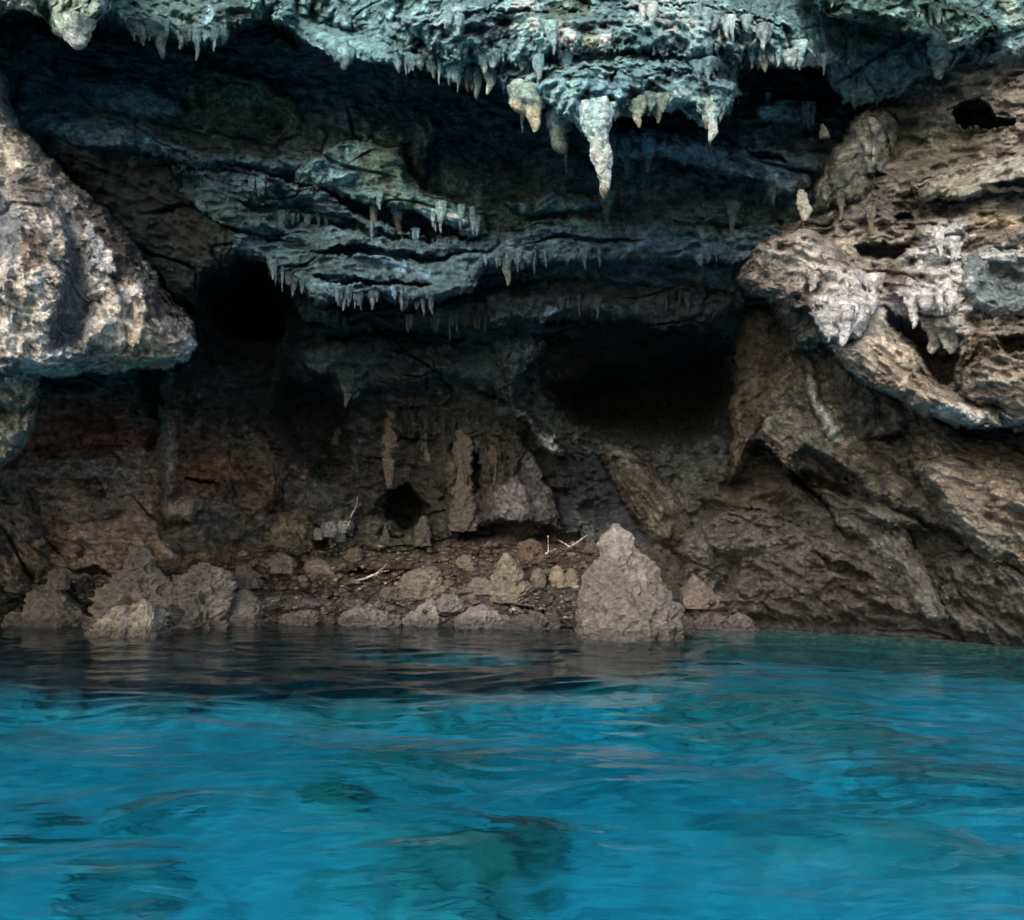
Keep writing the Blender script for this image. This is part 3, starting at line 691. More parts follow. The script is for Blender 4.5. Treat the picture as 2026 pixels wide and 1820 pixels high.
blobs([  # right outcrop
    (1700, 280, 60, 60, 0, lin(140, 146, 128), .7), (1720, 260, 40, 34, 0, lin(186, 190, 176), .8), (1690, 380, 70, 60, 0, lin(84, 92, 80), .8), (1860, 290, 110, 50, 0, lin(168, 158, 118), .8), (1900, 340, 100, 40, 0, lin(160, 156, 128), .7), (1980, 340, 60, 40, -20, lin(170, 166, 146), .7),
    (1800, 300, 40, 90, 0, lin(110, 112, 92), .6), (1800, 240, 60, 40, 0, lin(92, 98, 82), .7), (1960, 280, 60, 30, 0, lin(104, 100, 80), .6), (1780, 400, 120, 40, 0, lin(104, 96, 80), .7), (1980, 440, 60, 14, 10, lin(190, 160, 110), .9), (1940, 470, 60, 26, 0, lin(130, 110, 84), .8),
    (1620, 520, 110, 50, 30, lin(150, 132, 114), .7), (1880, 480, 40, 30, 50, lin(206, 212, 220), .9), (1850, 520, 60, 30, 0, lin(196, 200, 206), .7), (1880, 560, 40, 30, 0, lin(222, 230, 232), .9), (1660, 545, 30, 20, 30, lin(196, 190, 186), .8),
    (1690, 604, 90, 56, 0, lin(228, 232, 236), .97), (1660, 655, 60, 40, 0, lin(224, 226, 230), .95), (1840, 600, 84, 50, 0, lin(220, 226, 230), .9), (1560, 520, 60, 26, 20, lin(170, 164, 156), .7), (1620, 500, 60, 30, 30, lin(176, 168, 160), .6), (1620, 560, 50, 20, 30, lin(190, 186, 180), .7), (1750, 600, 40, 20, 0, lin(214, 218, 222), .7), (1870, 500, 50, 60, 20, lin(200, 206, 212), .7), (1990, 500, 50, 14, 0, lin(190, 200, 200), .8), (1660, 650, 44, 24, 0, lin(220, 214, 216), .95), (1830, 590, 60, 26, 0, lin(220, 226, 230), .9), (1810, 620, 14, 26, 0, lin(220, 226, 230), .9), (1880, 670, 40, 30, 0, lin(200, 206, 206), .8), (1780, 550, 60, 30, 0, lin(112, 96, 80), .6),
    (1750, 690, 60, 30, 30, lin(200, 176, 140), .8), (1730, 720, 80, 40, 40, lin(160, 140, 116), .6), (1900, 820, 50, 18, 10, lin(206, 216, 214), .8), (1960, 830, 60, 16, 0, lin(190, 186, 170), .7), (1940, 690, 34, 40, 0, lin(150, 120, 84), .7), (1990, 740, 60, 40, 0, lin(150, 134, 112), .7), (2000, 760, 40, 30, 0, lin(172, 152, 122), .6),
    (1580, 650, 50, 50, 50, lin(66, 76, 72), .9), (1860, 920, 50, 34, 0, lin(188, 176, 144), .8), (1960, 970, 80, 30, 20, lin(170, 146, 120), .8), (1950, 1060, 80, 30, 30, lin(146, 140, 116), .7), (1640, 830, 20, 50, -30, lin(200, 196, 184), .8), (1700, 800, 50, 60, 40, lin(96, 88, 72), .7),
    (1960, 570, 60, 40, 0, lin(98, 120, 128), .7), (1455, 850, 14, 80, -5, lin(126, 104, 66), .7), (1520, 720, 60, 110, 0, lin(78, 70, 56), .6),
], C, owner_right)
blobs([  # cave wall
    (190, 270, 110, 22, 8, lin(104, 124, 128), .9), (260, 200, 90, 24, 14, lin(84, 106, 108), .9), (430, 190, 50, 30, 0, lin(84, 84, 62), .7), (450, 250, 110, 60, 0, lin(66, 66, 50), .8), (650, 340, 60, 24, 20, lin(124, 146, 148), .9), (760, 320, 44, 60, 0, lin(120, 124, 100), .9),
    (880, 428, 60, 12, 15, lin(176, 194, 204), .8), (800, 400, 60, 14, 20, lin(140, 140, 118), .8), (980, 500, 60, 26, 0, lin(116, 130, 142), .8), (1200, 475, 200, 18, 2, lin(104, 118, 134), .8), (1360, 490, 110, 20, 2, lin(96, 106, 128), .8), (1150, 440, 60, 14, 0, lin(92, 122, 112), .7),
    (790, 520, 70, 18, 15, lin(122, 138, 160), .8), (740, 580, 60, 16, 10, lin(126, 140, 166), .8), (640, 560, 40, 20, 10, lin(120, 140, 156), .7), (560, 480, 90, 30, 10, lin(84, 104, 108), .8), (500, 420, 90, 30, 0, lin(84, 98, 88), .8), (620, 520, 60, 60, 30, lin(74, 92, 86), .6),
    (360, 450, 60, 60, 45, lin(52, 46, 40), .8), (1000, 420, 90, 16, 20, lin(84, 106, 98), .8), (1300, 545, 70, 14, 10, lin(92, 100, 120), .7), (1090, 610, 14, 10, 0, lin(140, 160, 200), .8), (1030, 680, 50, 24, 0, lin(84, 98, 112), .7), (640, 710, 40, 20, 0, lin(96, 120, 120), .7),
    (1450, 400, 100, 30, 10, lin(66, 84, 84), .7), (1540, 320, 90, 30, 10, lin(92, 104, 114), .8), (1480, 290, 50, 20, 0, lin(100, 124, 134), .7), (1570, 170, 50, 30, 30, lin(64, 80, 86), .8),
    (140, 855, 120, 50, 0, lin(156, 104, 76), .9), (150, 810, 90, 40, 0, lin(140, 96, 72), .8), (420, 930, 70, 24, 6, lin(140, 96, 70), .8), (300, 800, 60, 60, 0, lin(96, 90, 78), .8), (660, 1045, 26, 18, 0, lin(170, 172, 174), .8), (680, 1036, 10, 10, 0, lin(220, 220, 220), .6),
    (250, 980, 90, 40, 0, lin(126, 118, 106), .6), (40, 1000, 60, 60, 0, lin(130, 124, 110), .6), (770, 870, 14, 60, 0, lin(120, 110, 88), .8), (840, 880, 10, 30, 0, lin(126, 122, 104), .8), (915, 950, 30, 90, 0, lin(100, 92, 74), .8), (1010, 985, 34, 40, 0, lin(120, 118, 122), .7),
    (1080, 870, 14, 30, -40, lin(170, 170, 170), .7), (1240, 905, 50, 12, 40, lin(122, 116, 106), .8), (1330, 990, 20, 40, -30, lin(130, 124, 112), .7), (1310, 1040, 26, 50, 0, lin(112, 110, 92), .7), (1020, 1130, 60, 30, 0, lin(112, 98, 78), .7), (860, 1150, 200, 26, 0, lin(96, 80, 64), .6),
    (1600, 1180, 200, 60, 0, lin(104, 94, 84), .6), (1800, 1120, 100, 50, 20, lin(86, 84, 72), .6), (1900, 1230, 110, 30, 0, lin(110, 100, 86), .6), (1740, 1050, 80, 30, 20, lin(84, 88, 76), .7),
    (980, 1215, 110, 26, 0, lin(128, 122, 128), .6), (600, 1215, 90, 20, 0, lin(124, 114, 108), .6),
], C, owner_wall)

mot = layer(2.3, 31.0, True); mot2 = layer(7.0, 33.0, True)
# white calcite on the roof knobs; on cave-wall knobs it paints in highlights
knob = sstep(.45, .85, KNOB + .25 * mot2 + .15 * sml) * sstep(-.3, .15, mot + .1)
t = (knob * (.75 * owner_roof + .22 * owner_right * (GY < 860) + .25 * owner_left + .28 * owner_wall * (GY < 800)))[..., None]
lum = C.mean(axis=2, keepdims=True)
C = C * (1 - t) + np.minimum(C * 2.3 + .05, np.array(lin(214, 226, 222), np.float32)) * t
t = (sstep(.1, .5, mot) * .35 * owner_roof)[..., None]
C = C * (1 - t) + np.array(lin(72, 92, 72), np.float32) * t
C *= np.clip(1 + .30 * mot + .34 * mot2 + .22 * tin + .25 * sml, .25, 2)[..., None]
# black tide-mark film and pale crust lines along the bedding
t = (sstep(.35, .6, layer(4.0, 41.0)) * .5)[..., None]
C = C * (1 - t * .6)
# wet band just above the sea
t = (sstep(.36, .16, PZ + .1 * mot2) * .6)[..., None]
C = C * (1 - t) + np.array(lin(44, 42, 46), np.float32) * t
lumc = C @ np.array([.3, .59, .11], np.float32)
gk = (.30 + .18 * owner_right + .22 * owner_left)[..., None]
C = C * (1 - gk) + gk * lumc[..., None] * np.array([.98, 1.0, 1.02], np.float32)
# green-blue cast tinted into the colour, high in the cave and on the roof
teal_cast = np.clip(sstep(2.3, 4.2, PZ + .6 * mot) * owner_wall + .9 * owner_roof, 0, 1)[..., None]
C = C * (1 - teal_cast) + C * np.array([.68, .96, 1.06], np.float32) * teal_cast
up = owner_wall * sstep(640, 500, GY) * sstep(1640, 1500, GX)  # upper inner wall: lighter colour stands in for light under the lip
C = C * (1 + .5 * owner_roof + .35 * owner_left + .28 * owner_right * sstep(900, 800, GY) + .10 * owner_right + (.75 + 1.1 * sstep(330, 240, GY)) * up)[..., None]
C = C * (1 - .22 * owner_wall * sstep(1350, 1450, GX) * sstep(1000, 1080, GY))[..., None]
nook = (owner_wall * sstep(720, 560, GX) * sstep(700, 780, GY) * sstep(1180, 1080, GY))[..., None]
C = C * (1 + nook * np.array([.75, .58, .48], np.float32))  # warm tone plus light painted into the wall shaded by the buttress
sunk = (sstep(-.05, -.4, PZ) * sstep(1300, 1400, GX))[..., None]
C = C * (1 - sunk) + np.array(lin(176, 180, 160), np.float32) * sunk
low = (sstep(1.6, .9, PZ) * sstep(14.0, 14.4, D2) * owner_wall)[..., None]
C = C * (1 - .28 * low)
C = np.clip(C, .003, .82)

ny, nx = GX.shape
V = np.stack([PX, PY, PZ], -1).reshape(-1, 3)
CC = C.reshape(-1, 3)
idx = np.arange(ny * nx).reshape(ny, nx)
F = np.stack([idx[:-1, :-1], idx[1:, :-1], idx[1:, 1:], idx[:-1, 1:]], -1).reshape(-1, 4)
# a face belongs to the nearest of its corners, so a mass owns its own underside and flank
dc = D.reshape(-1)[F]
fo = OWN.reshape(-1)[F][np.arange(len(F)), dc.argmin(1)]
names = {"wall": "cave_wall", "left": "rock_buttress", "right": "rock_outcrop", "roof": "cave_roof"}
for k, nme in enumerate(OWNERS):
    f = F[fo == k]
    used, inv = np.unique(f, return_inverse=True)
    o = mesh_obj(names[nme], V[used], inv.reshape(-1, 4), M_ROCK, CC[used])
    if nme in ("wall", "roof"):
        tag(o, kind="structure")
    elif nme == "left":
        tag(o, "cream and blue-grey streaked rock buttress jutting out over the shore at the left", "rock buttress")
    else:
        tag(o, "layered brown and white-crusted cliff outcrop at the right, pierced by a black hole", "rock outcrop")


def dist_at(px, py):
    i = int(np.clip(np.searchsorted(AX, px), 0, nx - 1)); j = int(np.clip(np.searchsorted(AY, py), 0, ny - 1))
    return float(D2[j, i])


def dist_near(px, py, r=5):
    i = int(np.searchsorted(AX, px)); j = int(np.searchsorted(AY, py))
    return float(D2[max(j - r, 0):j + 1, max(i - r, 0):i + r + 1].min())


# ================================================================== the sea
def sea_material():
    m, nt, b = new_mat("sea_water")
    L = nt.links.new
    geo = N(nt, "ShaderNodeNewGeometry")
    b.inputs["Base Color"].default_value = (1, 1, 1, 1)
    b.inputs["Transmission Weight"].default_value = 1.0
    b.inputs["Roughness"].default_value = 0.0
    b.inputs["IOR"].default_value = 1.333
    mp = N(nt, "ShaderNodeMapping"); mp.inputs["Scale"].default_value = (1.0, 1.7, 1.0); mp.inputs["Rotation"].default_value = (0, 0, R(6))
    L(geo.outputs["Position"], mp.inputs["Vector"])
    n = N(nt, "ShaderNodeTexNoise"); n.inputs["Scale"].default_value = 3.5; n.inputs["Detail"].default_value = 3; n.inputs["Distortion"].default_value = .6
    L(mp.outputs[0], n.inputs["Vector"])
    bp = N(nt, "ShaderNodeBump"); bp.inputs["Distance"].default_value = 0.02; bp.inputs["Strength"].default_value = .3
    L(n.outputs["Fac"], bp.inputs["Height"]); L(bp.outputs[0], b.inputs["Normal"])
    va = N(nt, "ShaderNodeVolumeAbsorption")
    ABS = (.50, .116, .050)
    mk = 1.0
    va.inputs["Color"].default_value = (1 - ABS[0] / mk, 1 - ABS[1] / mk, 1 - ABS[2] / mk, 1)
    va.inputs["Density"].default_value = mk
    out = [q for q in nt.nodes if q.type == 'OUTPUT_MATERIAL'][0]
    L(va.outputs[0], out.inputs["Volume"])
    return m


def bed_material():
    m, nt, b = new_mat("seabed")
    L = nt.links.new
    att = N(nt, "ShaderNodeAttribute"); att.attribute_name = "Col"
    geo = N(nt, "ShaderNodeNewGeometry")
    n = N(nt, "ShaderNodeTexNoise"); n.inputs["Scale"].default_value = 3; n.inputs["Detail"].default_value = 8
    L(geo.outputs["Position"], n.inputs["Vector"])
    mr = N(nt, "ShaderNodeMapRange"); mr.inputs[1].default_value = .3; mr.inputs[2].default_value = .7; mr.inputs[3].default_value = .75; mr.inputs[4].default_value = 1.2
    L(n.outputs["Fac"], mr.inputs[0])
    sc = N(nt, "ShaderNodeVectorMath", operation='SCALE'); L(att.outputs["Color"], sc.inputs[0]); L(mr.outputs[0], sc.inputs["Scale"])
    L(sc.outputs[0], b.inputs["Base Color"])
    b.inputs["Roughness"].default_value = 1
    return m


sx = np.concatenate([np.linspace(-60, -13, 40), np.arange(-12.95, 13, .035), np.linspace(13.05, 60, 40)]).astype(np.float32)
sy = np.concatenate([np.linspace(-60, 1.9, 60), np.arange(2.0, 17, .022)]).astype(np.float32)
SX, SY = np.meshgrid(sx, sy)
wvx = SX + .3 * pn(SX * .7, SY * .7, np.float32(3)); wvy = SY + .12 * pn(SX * .5, SY * .9, np.float32(13))
k0 = np.float32(0)
SZ = .040 * pn(SX * .3, SY * .6, k0) + .042 * pn(wvx * .6 + 7, wvy * 1.15 + .3 * SX, k0 + 31) + .015 * (1 - 2 * np.abs(pn(wvx * 1.1, wvy * 2.1, k0 + 5))) \
    + .006 * pn(wvx * 2.1, wvy * 3.9 - .5 * wvx, k0 + 8) * sstep(-.3, .4, pn(SX * .3, SY * .4, k0 + 77)) * 2 + .0012 * (1 - 2 * np.abs(pn(wvx * 4.4, wvy * 8, k0 + 12)))
SZ = SZ * (.45 + .55 * sstep(14.5, 8, SY))
SV = np.stack([SX, SY, SZ], -1).reshape(-1, 3)
si = np.arange(SX.size).reshape(SX.shape)
SF = np.stack([si[:-1, :-1], si[:-1, 1:], si[1:, 1:], si[1:, :-1]], -1).reshape(-1, 4)
sea = mesh_obj("sea_water", SV, SF, sea_material())
tag(sea, kind="structure")


# ---- seabed: pale sand, drowned rocks, and a dark rock shelf under the cave mouth
def bed_spot(px, py, depth):
    """where on the bed one looks through the surface at this sheet point"""
    d = d_water(px, py)
    x, y, z = world_pt(px, py, d)
    r = math.hypot(x, y); c = r / math.hypot(r, CAMZ)
    st_ = c / 1.333
    off = depth * st_ / math.sqrt(1 - st_ * st_)
    return x * (r + off) / r, y * (r + off) / r


bx = np.concatenate([np.linspace(-60, -16, 30), np.arange(-15.9, 16, .06), np.linspace(16.1, 60, 30)]).astype(np.float32)
by_ = np.concatenate([np.linspace(-60, 2.9, 50), np.arange(3.0, 17.5, .05), np.linspace(17.6, 22, 10)]).astype(np.float32)
BX, BY = np.meshgrid(bx, by_)
m1 = pn(BX * .35, BY * .45, k0 + 21); m2 = pn(BX * 1.1, BY * 1.3, k0 + 23); m3 = pn(BX * 3.3, BY * 3.6, k0 + 27); m4 = pn(BX * 8, BY * 8, k0 + 29)
SAND = 3.0
BZ = -SAND + .25 * m1 + .10 * m2 + .03 * m3
sandc = np.array(lin(236, 232, 216), np.float32); rockc = np.array(lin(128, 140, 110), np.float32); darkc = np.array(lin(24, 34, 44), np.float32)
BC = sandc * (1 + .10 * m1 + .08 * m2 + .06 * m3)[..., None]
t = (sstep(.25, .6, m1 + .6 * m2 + .3 * m3) * .45)[..., None]
BC = BC * (1 - t) + rockc * 1.6 * t
for (px, py, rx, ry, hgt, s_, cc_) in [
        (880, 1740, .55, .45, .4, .62, rockc), (1010, 1690, .45, .3, .4, .75, rockc), (1500, 1420, 1.5, .6, .7, .6, rockc), (1700, 1480, 1.1, .35, .4, .45, rockc), (1850, 1560, .9, .3, .3, .4, rockc),
        (700, 1410, .9, .35, .4, .6, rockc), (950, 1420, .8, .2, .3, .5, rockc), (660, 1575, .30, .16, .3, .8, rockc), (60, 1640, .4, .2, .3, .8, rockc), (850, 1505, 1.0, .16, .3, .75, rockc),
        (300, 1590, .3, .12, .2, .5, rockc), (260, 1740, .5, .2, .2, .5, rockc), (1250, 1350, 1.0, .4, .6, .7, rockc)]:
    x, y = bed_spot(px, py, SAND - .2)
    q = np.sqrt(((BX - x) / rx) ** 2 + ((BY - y) / (ry * 1.5)) ** 2) + .38 * m2 + .3 * m3 + .1 * m4
    g_ = sstep(1.2, .75, q)
    BZ = BZ + hgt * g_ * (.7 + .5 * m3)
    tt = (g_ * s_)[..., None]
    BC = BC * (1 - tt) + np.array(cc_) * tt
ex = np.array([-60, -11, -8, -5.5, -3.2, -1.5, .5, 1.6, 2.4, 3.5, 6, 9, 60]); ey = np.array([11.3, 11.2, 11.6, 11.2, 11.2, 11.5, 11.6, 12.0, 13.4, 14.8, 14.2, 13.2, 13])
edge = np.interp(BX, ex, ey)
q = BY - edge + .5 * m2 + .35 * m3 + .5 * m1
g_ = sstep(-.5, .5, q)
BZ = BZ * (1 - g_) + (-1.5 + .35 * m2 + .2 * m3 + .08 * m4) * g_
tt = (sstep(-.35, .1, q) * .96)[..., None]
BC = BC * (1 - tt) + darkc * (1 + .5 * m3 + .3 * m4)[..., None] * tt
x, y = bed_spot(850, 1296, 1.5)
q = np.sqrt(((BX - x) / 1.5) ** 2 + ((BY - y) / .6) ** 2) + .35 * m2 + .2 * m3
tt = (sstep(1.2, .8, q) * .8)[..., None]
BC = BC * (1 - tt) + sandc * .8 * tt; BZ = BZ - 1.2 * tt[..., 0]
bv = np.stack([BX, BY, BZ], -1).reshape(-1, 3)
bi = np.arange(BX.size).reshape(BX.shape)
BF = np.stack([bi[:-1, :-1], bi[:-1, 1:], bi[1:, 1:], bi[1:, :-1]], -1).reshape(-1, 4)
bed = mesh_obj("seabed", bv, BF, bed_material(), np.clip(BC, .003, .85).reshape(-1, 3))
tag(bed, kind="structure")

# ================================================================== stalactites
rnd = random.Random(5)
STALS = {}


def stalactite(px, ptop, ptip, wpx, col, label, group=None, bulge=0.0, tipcol=None, lean=0.0, dd=0.0, fat=0.35, dist=None, name="stalactite", seg=14, rows=26, flat=.9):
    """hangs from the rock at sheet point (px, ptop) down to ptip; wpx = width at its root"""
    d = (shallow(dist, ptop) if dist else dist_near(px, ptop)) - dd
    x, y, ztop = world_pt(px, ptop, d)
    x2, y2, ztip = world_pt(px + lean, ptip, d)
    x0 = (px - CX) / FOC * d
    r0 = .5 * wpx / FOC * d
    y += r0 * .5
    H = max(ztop - ztip, .03); up = min(.12 + .1 * H, .25)
    T = np.linspace(-up / H, 1, rows)
    A = np.linspace(0, 2 * np.pi, seg, endpoint=False)
    TT, AA = np.meshgrid(T, A, indexing='ij')
    tc = np.clip(TT, 0, 1)
    rr = (1 - tc) ** .8 * (1 - fat) + fat * np.sqrt(np.clip(1 - tc ** 5, 0, 1))
    rr = rr * (1 + bulge * np.exp(-((tc - .82) / .16) ** 2)) + np.where(TT < 0, -TT * .5, 0) + .35 * np.exp(-tc / .10)
    sd_ = rnd.random() * 100
    Xn = np.cos(AA) * rr * r0; Yn = np.sin(AA) * rr * r0 * flat; Zn = -tc * H
    f = 1 / max(r0, .02)
    nz = pn(Xn * f * .7 + sd_, Yn * f * .7, Zn * f * .45) * .42 + .28 * pn(Xn * f * 1.8 + sd_, Yn * f * 1.8, Zn * f * 1.1) + .2 * pn(Xn * f * 4, Yn * f * 4 + sd_, Zn * f * 3)
    rr = np.maximum(rr * (1 + nz), .02)
    lx = (x2 - x0)
    wob = .35 * r0 * np.sin(TT * 4 + sd_) * tc
    PXs = np.cos(AA) * rr * r0 + lx * tc + wob
    PYs = np.sin(AA) * rr * r0 * flat
    PZs = -TT * H
    vv = np.stack([PXs, PYs, PZs], -1).reshape(-1, 3)
    ids = np.arange(rows * seg).reshape(rows, seg); r1 = np.roll(ids, -1, 1)
    ff = np.stack([ids[:-1], ids[1:], r1[1:], r1[:-1]], -1).reshape(-1, 4)
    # close the tip
    vv = np.vstack([vv, [[lx + wob[-1, 0], 0, -H * 1.01]]])
    k = len(vv) - 1
    capf = np.stack([ids[-1], np.full(seg, k), np.full(seg, k), r1[-1]], -1)
    col = np.array(col) * .8 + .2 * np.mean(col)
    lc = C[int(np.clip(np.searchsorted(AY, ptop), 0, ny - 1)), int(np.clip(np.searchsorted(AX, px), 0, nx - 1))]
    tm = sstep(.0, .45, TT + .25 * nz)[..., None]
    c = (lc * (1 - tm) + col * tm) * (1 + .6 * nz[..., None] + .1 * rnd.uniform(-1, 1))
    if tipcol is not None:
        t = sstep(.84, .95, TT + .35 * nz)[..., None]
        c = c * (1 - t) + np.array(tipcol) * t * (1 + nz[..., None])
    c = np.vstack([c.reshape(-1, 3), [c[-1, 0]]])
    bm_f = [tuple(q) for q in ff.tolist()] + [(a, b, d_) for a, b, _, d_ in capf.tolist()]
    me = bpy.data.meshes.new(name)
    me.from_pydata(vv.tolist(), [], bm_f)
    me.polygons.foreach_set("use_smooth", [True] * len(me.polygons))
    a = me.color_attributes.new("Col", 'FLOAT_COLOR', 'POINT')
    cc = np.ones((len(vv), 4), np.float32); cc[:, :3] = np.clip(c, .004, .85)
    a.data.foreach_set("color", cc.ravel())
    me.materials.append(M_STAL)
    o = bpy.data.objects.new(name, me)
    o.location = (x0, y, ztop)
    COL.objects.link(o)
    tag(o, label, "stalactite", group)
    return o


G1 = "stalactites standing out along the roof lip"
PALEC, CRE, GRN, BLU = lin(206, 218, 214), lin(206, 198, 166), lin(110, 132, 122), lin(98, 118, 132)
one = [
    (1182, 240, 392, 43, PALEC, "great pale stalactite with a brown knobbed tip, longest under the roof lip", dict(bulge=.12, tipcol=lin(120, 106, 80), lean=14, fat=.5, seg=48, rows=110, dd=.2)),
    (1030, 192, 222, 40, CRE, "stubby cream knob left of the great pale stalactite", dict(fat=.6, seg=20)),
    (1054, 200, 260, 34, CRE, "cream stalactite with a blunt foot beside the stubby cream knob", dict(fat=.38, seg=20, rows=36)),
    (1034, 214, 264, 11, BLU, "thin bluish stalactite behind the stubby cream knob", dict(fat=.2)),
    (970, 150, 186, 20, PALEC, "short white tooth on the lip left of the stubby cream knob", dict(fat=.35, lean=-4)),
    (925, 150, 178, 11, lin(120, 110, 116), "small mauve tooth left of the short white tooth", dict(fat=.3)),
    (1110, 244, 302, 36, lin(120, 140, 126), "green-grey bulb hanging in shade just left of the great pale stalactite", dict(bulge=.5, fat=.5, seg=18, dd=.1)),
    (1120, 296, 350, 6, lin(90, 96, 94), "threadlike stalactite trailing below the green-grey bulb", dict(fat=.3, dist=10.3)),
    (1216, 296, 330, 11, BLU, "left and shortest finger under the blue-grey shelf", dict(fat=.45)),
    (1241, 298, 351, 13, BLU, "longest finger under the blue-grey shelf", dict(fat=.5)),
    (1283, 298, 342, 15, BLU, "right finger under the blue-grey shelf, thick and blunt", dict(fat=.5)),
    (1262, 224, 252, 18, CRE, "short ochre tooth above the blue-grey shelf", dict(fat=.4)),
    (1301, 214, 243, 20, lin(160, 156, 140), "grey-brown tooth right of the short ochre tooth", dict(fat=.35)),
    (1409, 222, 281, 24, PALEC, "bright white stalactite on a brown stub at the right end of the lip", dict(fat=.45, seg=18, rows=34)),
    (1398, 236, 256, 10, lin(120, 110, 84), "small brown drop just left of the bright white stalactite", dict(fat=.4)),
    (1404, 282, 312, 8, BLU, "thin dark drip hanging below the bright white stalactite", dict(fat=.3, dist=11.2)),
    (280, 62, 90, 16, GRN, "twin-pointed green tooth, leftmost of the grey-green roof fringe", dict(fat=.3)),
    (317, 62, 116, 24, GRN, "longest grey-green tooth in the fringe near the upper left", dict(fat=.35)),
    (358, 74, 98, 14, GRN, "grey-green tooth right of the longest one in the fringe", dict(fat=.3)),
    (389, 82, 120, 12, GRN, "narrow green drip third along the fringe near the upper left", dict(fat=.25)),
    (424, 74, 102, 9, lin(140, 160, 170), "fine pale-blue drip at the right end of the upper left fringe", dict(fat=.3)),
    (144, 60, 94, 44, PALEC, "broad cream lobe hanging at the top left corner of the roof", dict(fat=.55, seg=24, rows=34, dd=.1)),
    (682, 116, 137, 20, lin(128, 150, 148), "rounded pale green drop on the smooth curtain of rock", dict(fat=.6)),
    (1513, 122, 142, 12, CRE, "cream tooth under the white crust, left of the dark hollow", dict(fat=.4)),
    (1488, 116, 138, 8, lin(110, 104, 100), "small dark tooth left of the cream tooth by the hollow", dict(fat=.3)),
    (1583, 106, 138, 18, lin(150, 176, 172), "greenish tooth over the right of the dark hollow", dict(fat=.3)),
    (1540, 116, 132, 6, PALEC, "hair-thin white drip between the two teeth over the hollow", dict(fat=.3)),
    (1630, 126, 150, 6, PALEC, "hair-thin white drip right of the dark hollow", dict(fat=.3)),
    (1592, 222, 250, 9, BLU, "left of the three grey fingers inside the dark hollow", dict(fat=.45, dist=12.1)),
    (1600, 222, 257, 10, BLU, "middle and longest of the three grey fingers inside the dark hollow", dict(fat=.45, dist=12.1)),
    (1609, 222, 246, 8, BLU, "right of the three grey fingers inside the dark hollow", dict(fat=.45, dist=12.1)),
    (1861, 100, 156, 30, lin(200, 206, 186), "ragged pale stalactite high on the right, above the black hole", dict(fat=.4, seg=20, rows=34, lean=5)),
    (1640, 640, 668, 34, lin(222, 222, 222), "white lobe at the left of the crusted cluster on the outcrop", dict(fat=.6, seg=20)),
    (1672, 630, 684, 26, lin(222, 226, 230), "longest white lobe of the crusted cluster on the outcrop", dict(fat=.4, seg=20, rows=34)),
    (1808, 600, 650, 20, lin(222, 226, 230), "white knobbed stalactite hanging over the dark notch of the outcrop", dict(fat=.5, seg=18, rows=30)),
    (1850, 650, 700, 26, lin(206, 204, 196), "left of the broad white lobes beside the dark notch", dict(fat=.6, seg=18, dist=11.0)),
    (1880, 640, 700, 38, lin(214, 220, 216), "widest white lobe at the right of the dark notch", dict(fat=.6, seg=22, rows=34, dist=10.8)),
    (872, 420, 462, 14, lin(150, 166, 186), "sharp blue-white tooth under the tan middle ledge", dict(fat=.15)),
    (912, 425, 456, 10, lin(130, 146, 160), "short bluish tooth right of the sharp one under the middle ledge", dict(fat=.2)),
    (935, 430, 466, 9, lin(150, 166, 176), "last bluish tooth at the right tip of the middle ledge", dict(fat=.2)),
    (750, 398, 416, 9, lin(150, 170, 176), "lone small tooth under the left half of the middle ledge", dict(fat=.2)),
    (740, 415, 480, 15, lin(96, 100, 84), "tapering olive stalactite in the shade below the middle ledge", dict(fat=.15, dist=13.9)),
    (785, 415, 476, 18, lin(90, 88, 78), "tapering brown stalactite beside the olive one below the middle ledge", dict(fat=.15, dist=13.9, lean=12)),
    (1003, 516, 566, 16, lin(120, 134, 118), "blunt green peg hanging from the long lower ledge", dict(fat=.6)),
    (1450, 420, 466, 16, lin(104, 116, 122), "forked grey drip at the right end of the long ledge", dict(fat=.3, dist=13.2)),
    (1200, 400, 452, 18, lin(92, 112, 104), "green-grey drip joined to the ledge below the great stalactite", dict(fat=.25, dist=13.9)),
    (686, 752, 806, 24, lin(104, 114, 112), "long cone hanging free from the inner arch of the cave", dict(fat=.12, dist=16.2)),
    (690, 586, 606, 10, BLU, "small bluish tooth under the left end of the lower ledge", dict(fat=.2)),
    (1664, 402, 436, 9, lin(130, 120, 98), "thin brown strut between two bedding ledges of the outcrop", dict(fat=.8)),
    (1724, 430, 470, 12, lin(146, 128, 98), "tan strut between two bedding ledges of the outcrop", dict(fat=.8)),
    (1520, 205, 240, 8, BLU, "small drip low in the dark hollow", dict(fat=.3, dist=12.4)),
]
for px, a, b_, wd, c, lab, kw in one:
    stalactite(px, a, b_, wd, c, lab, G1, **kw)


def fringe(line, n, l0, l1, w0, w1, col, label, group, dd=0.0):
    L = np.array(line, float)
    seglen = np.hypot(*(L[1:] - L[:-1]).T); cum = np.concatenate([[0], np.cumsum(seglen)])
    spots = []
    while len(spots) < n:                                  # they hang in clumps
        c0 = rnd.random()
        for _ in range(rnd.choice([1, 1, 2, 3, 4])):
            spots.append(min(max(c0 + rnd.gauss(0, .022), 0), 1) * cum[-1])
    for i in range(n):
        s_ = spots[i]
        x = np.interp(s_, cum, L[:, 0]); y = np.interp(s_, cum, L[:, 1])
        ln = l0 * .7 + (l1 * 1.15 - l0 * .7) * rnd.random() ** 2.6
        wd = w0 + (w1 - w0) * rnd.random()
        wd = max(wd, ln * .16)
        k = rnd.uniform(.75, 1.2)
        stalactite(x, y - 4 + rnd.uniform(-5, 2), y + ln, wd, [v * k for v in col], label, group, fat=rnd.uniform(.1, .4), seg=8, rows=12, dd=dd, lean=rnd.uniform(-2, 2))


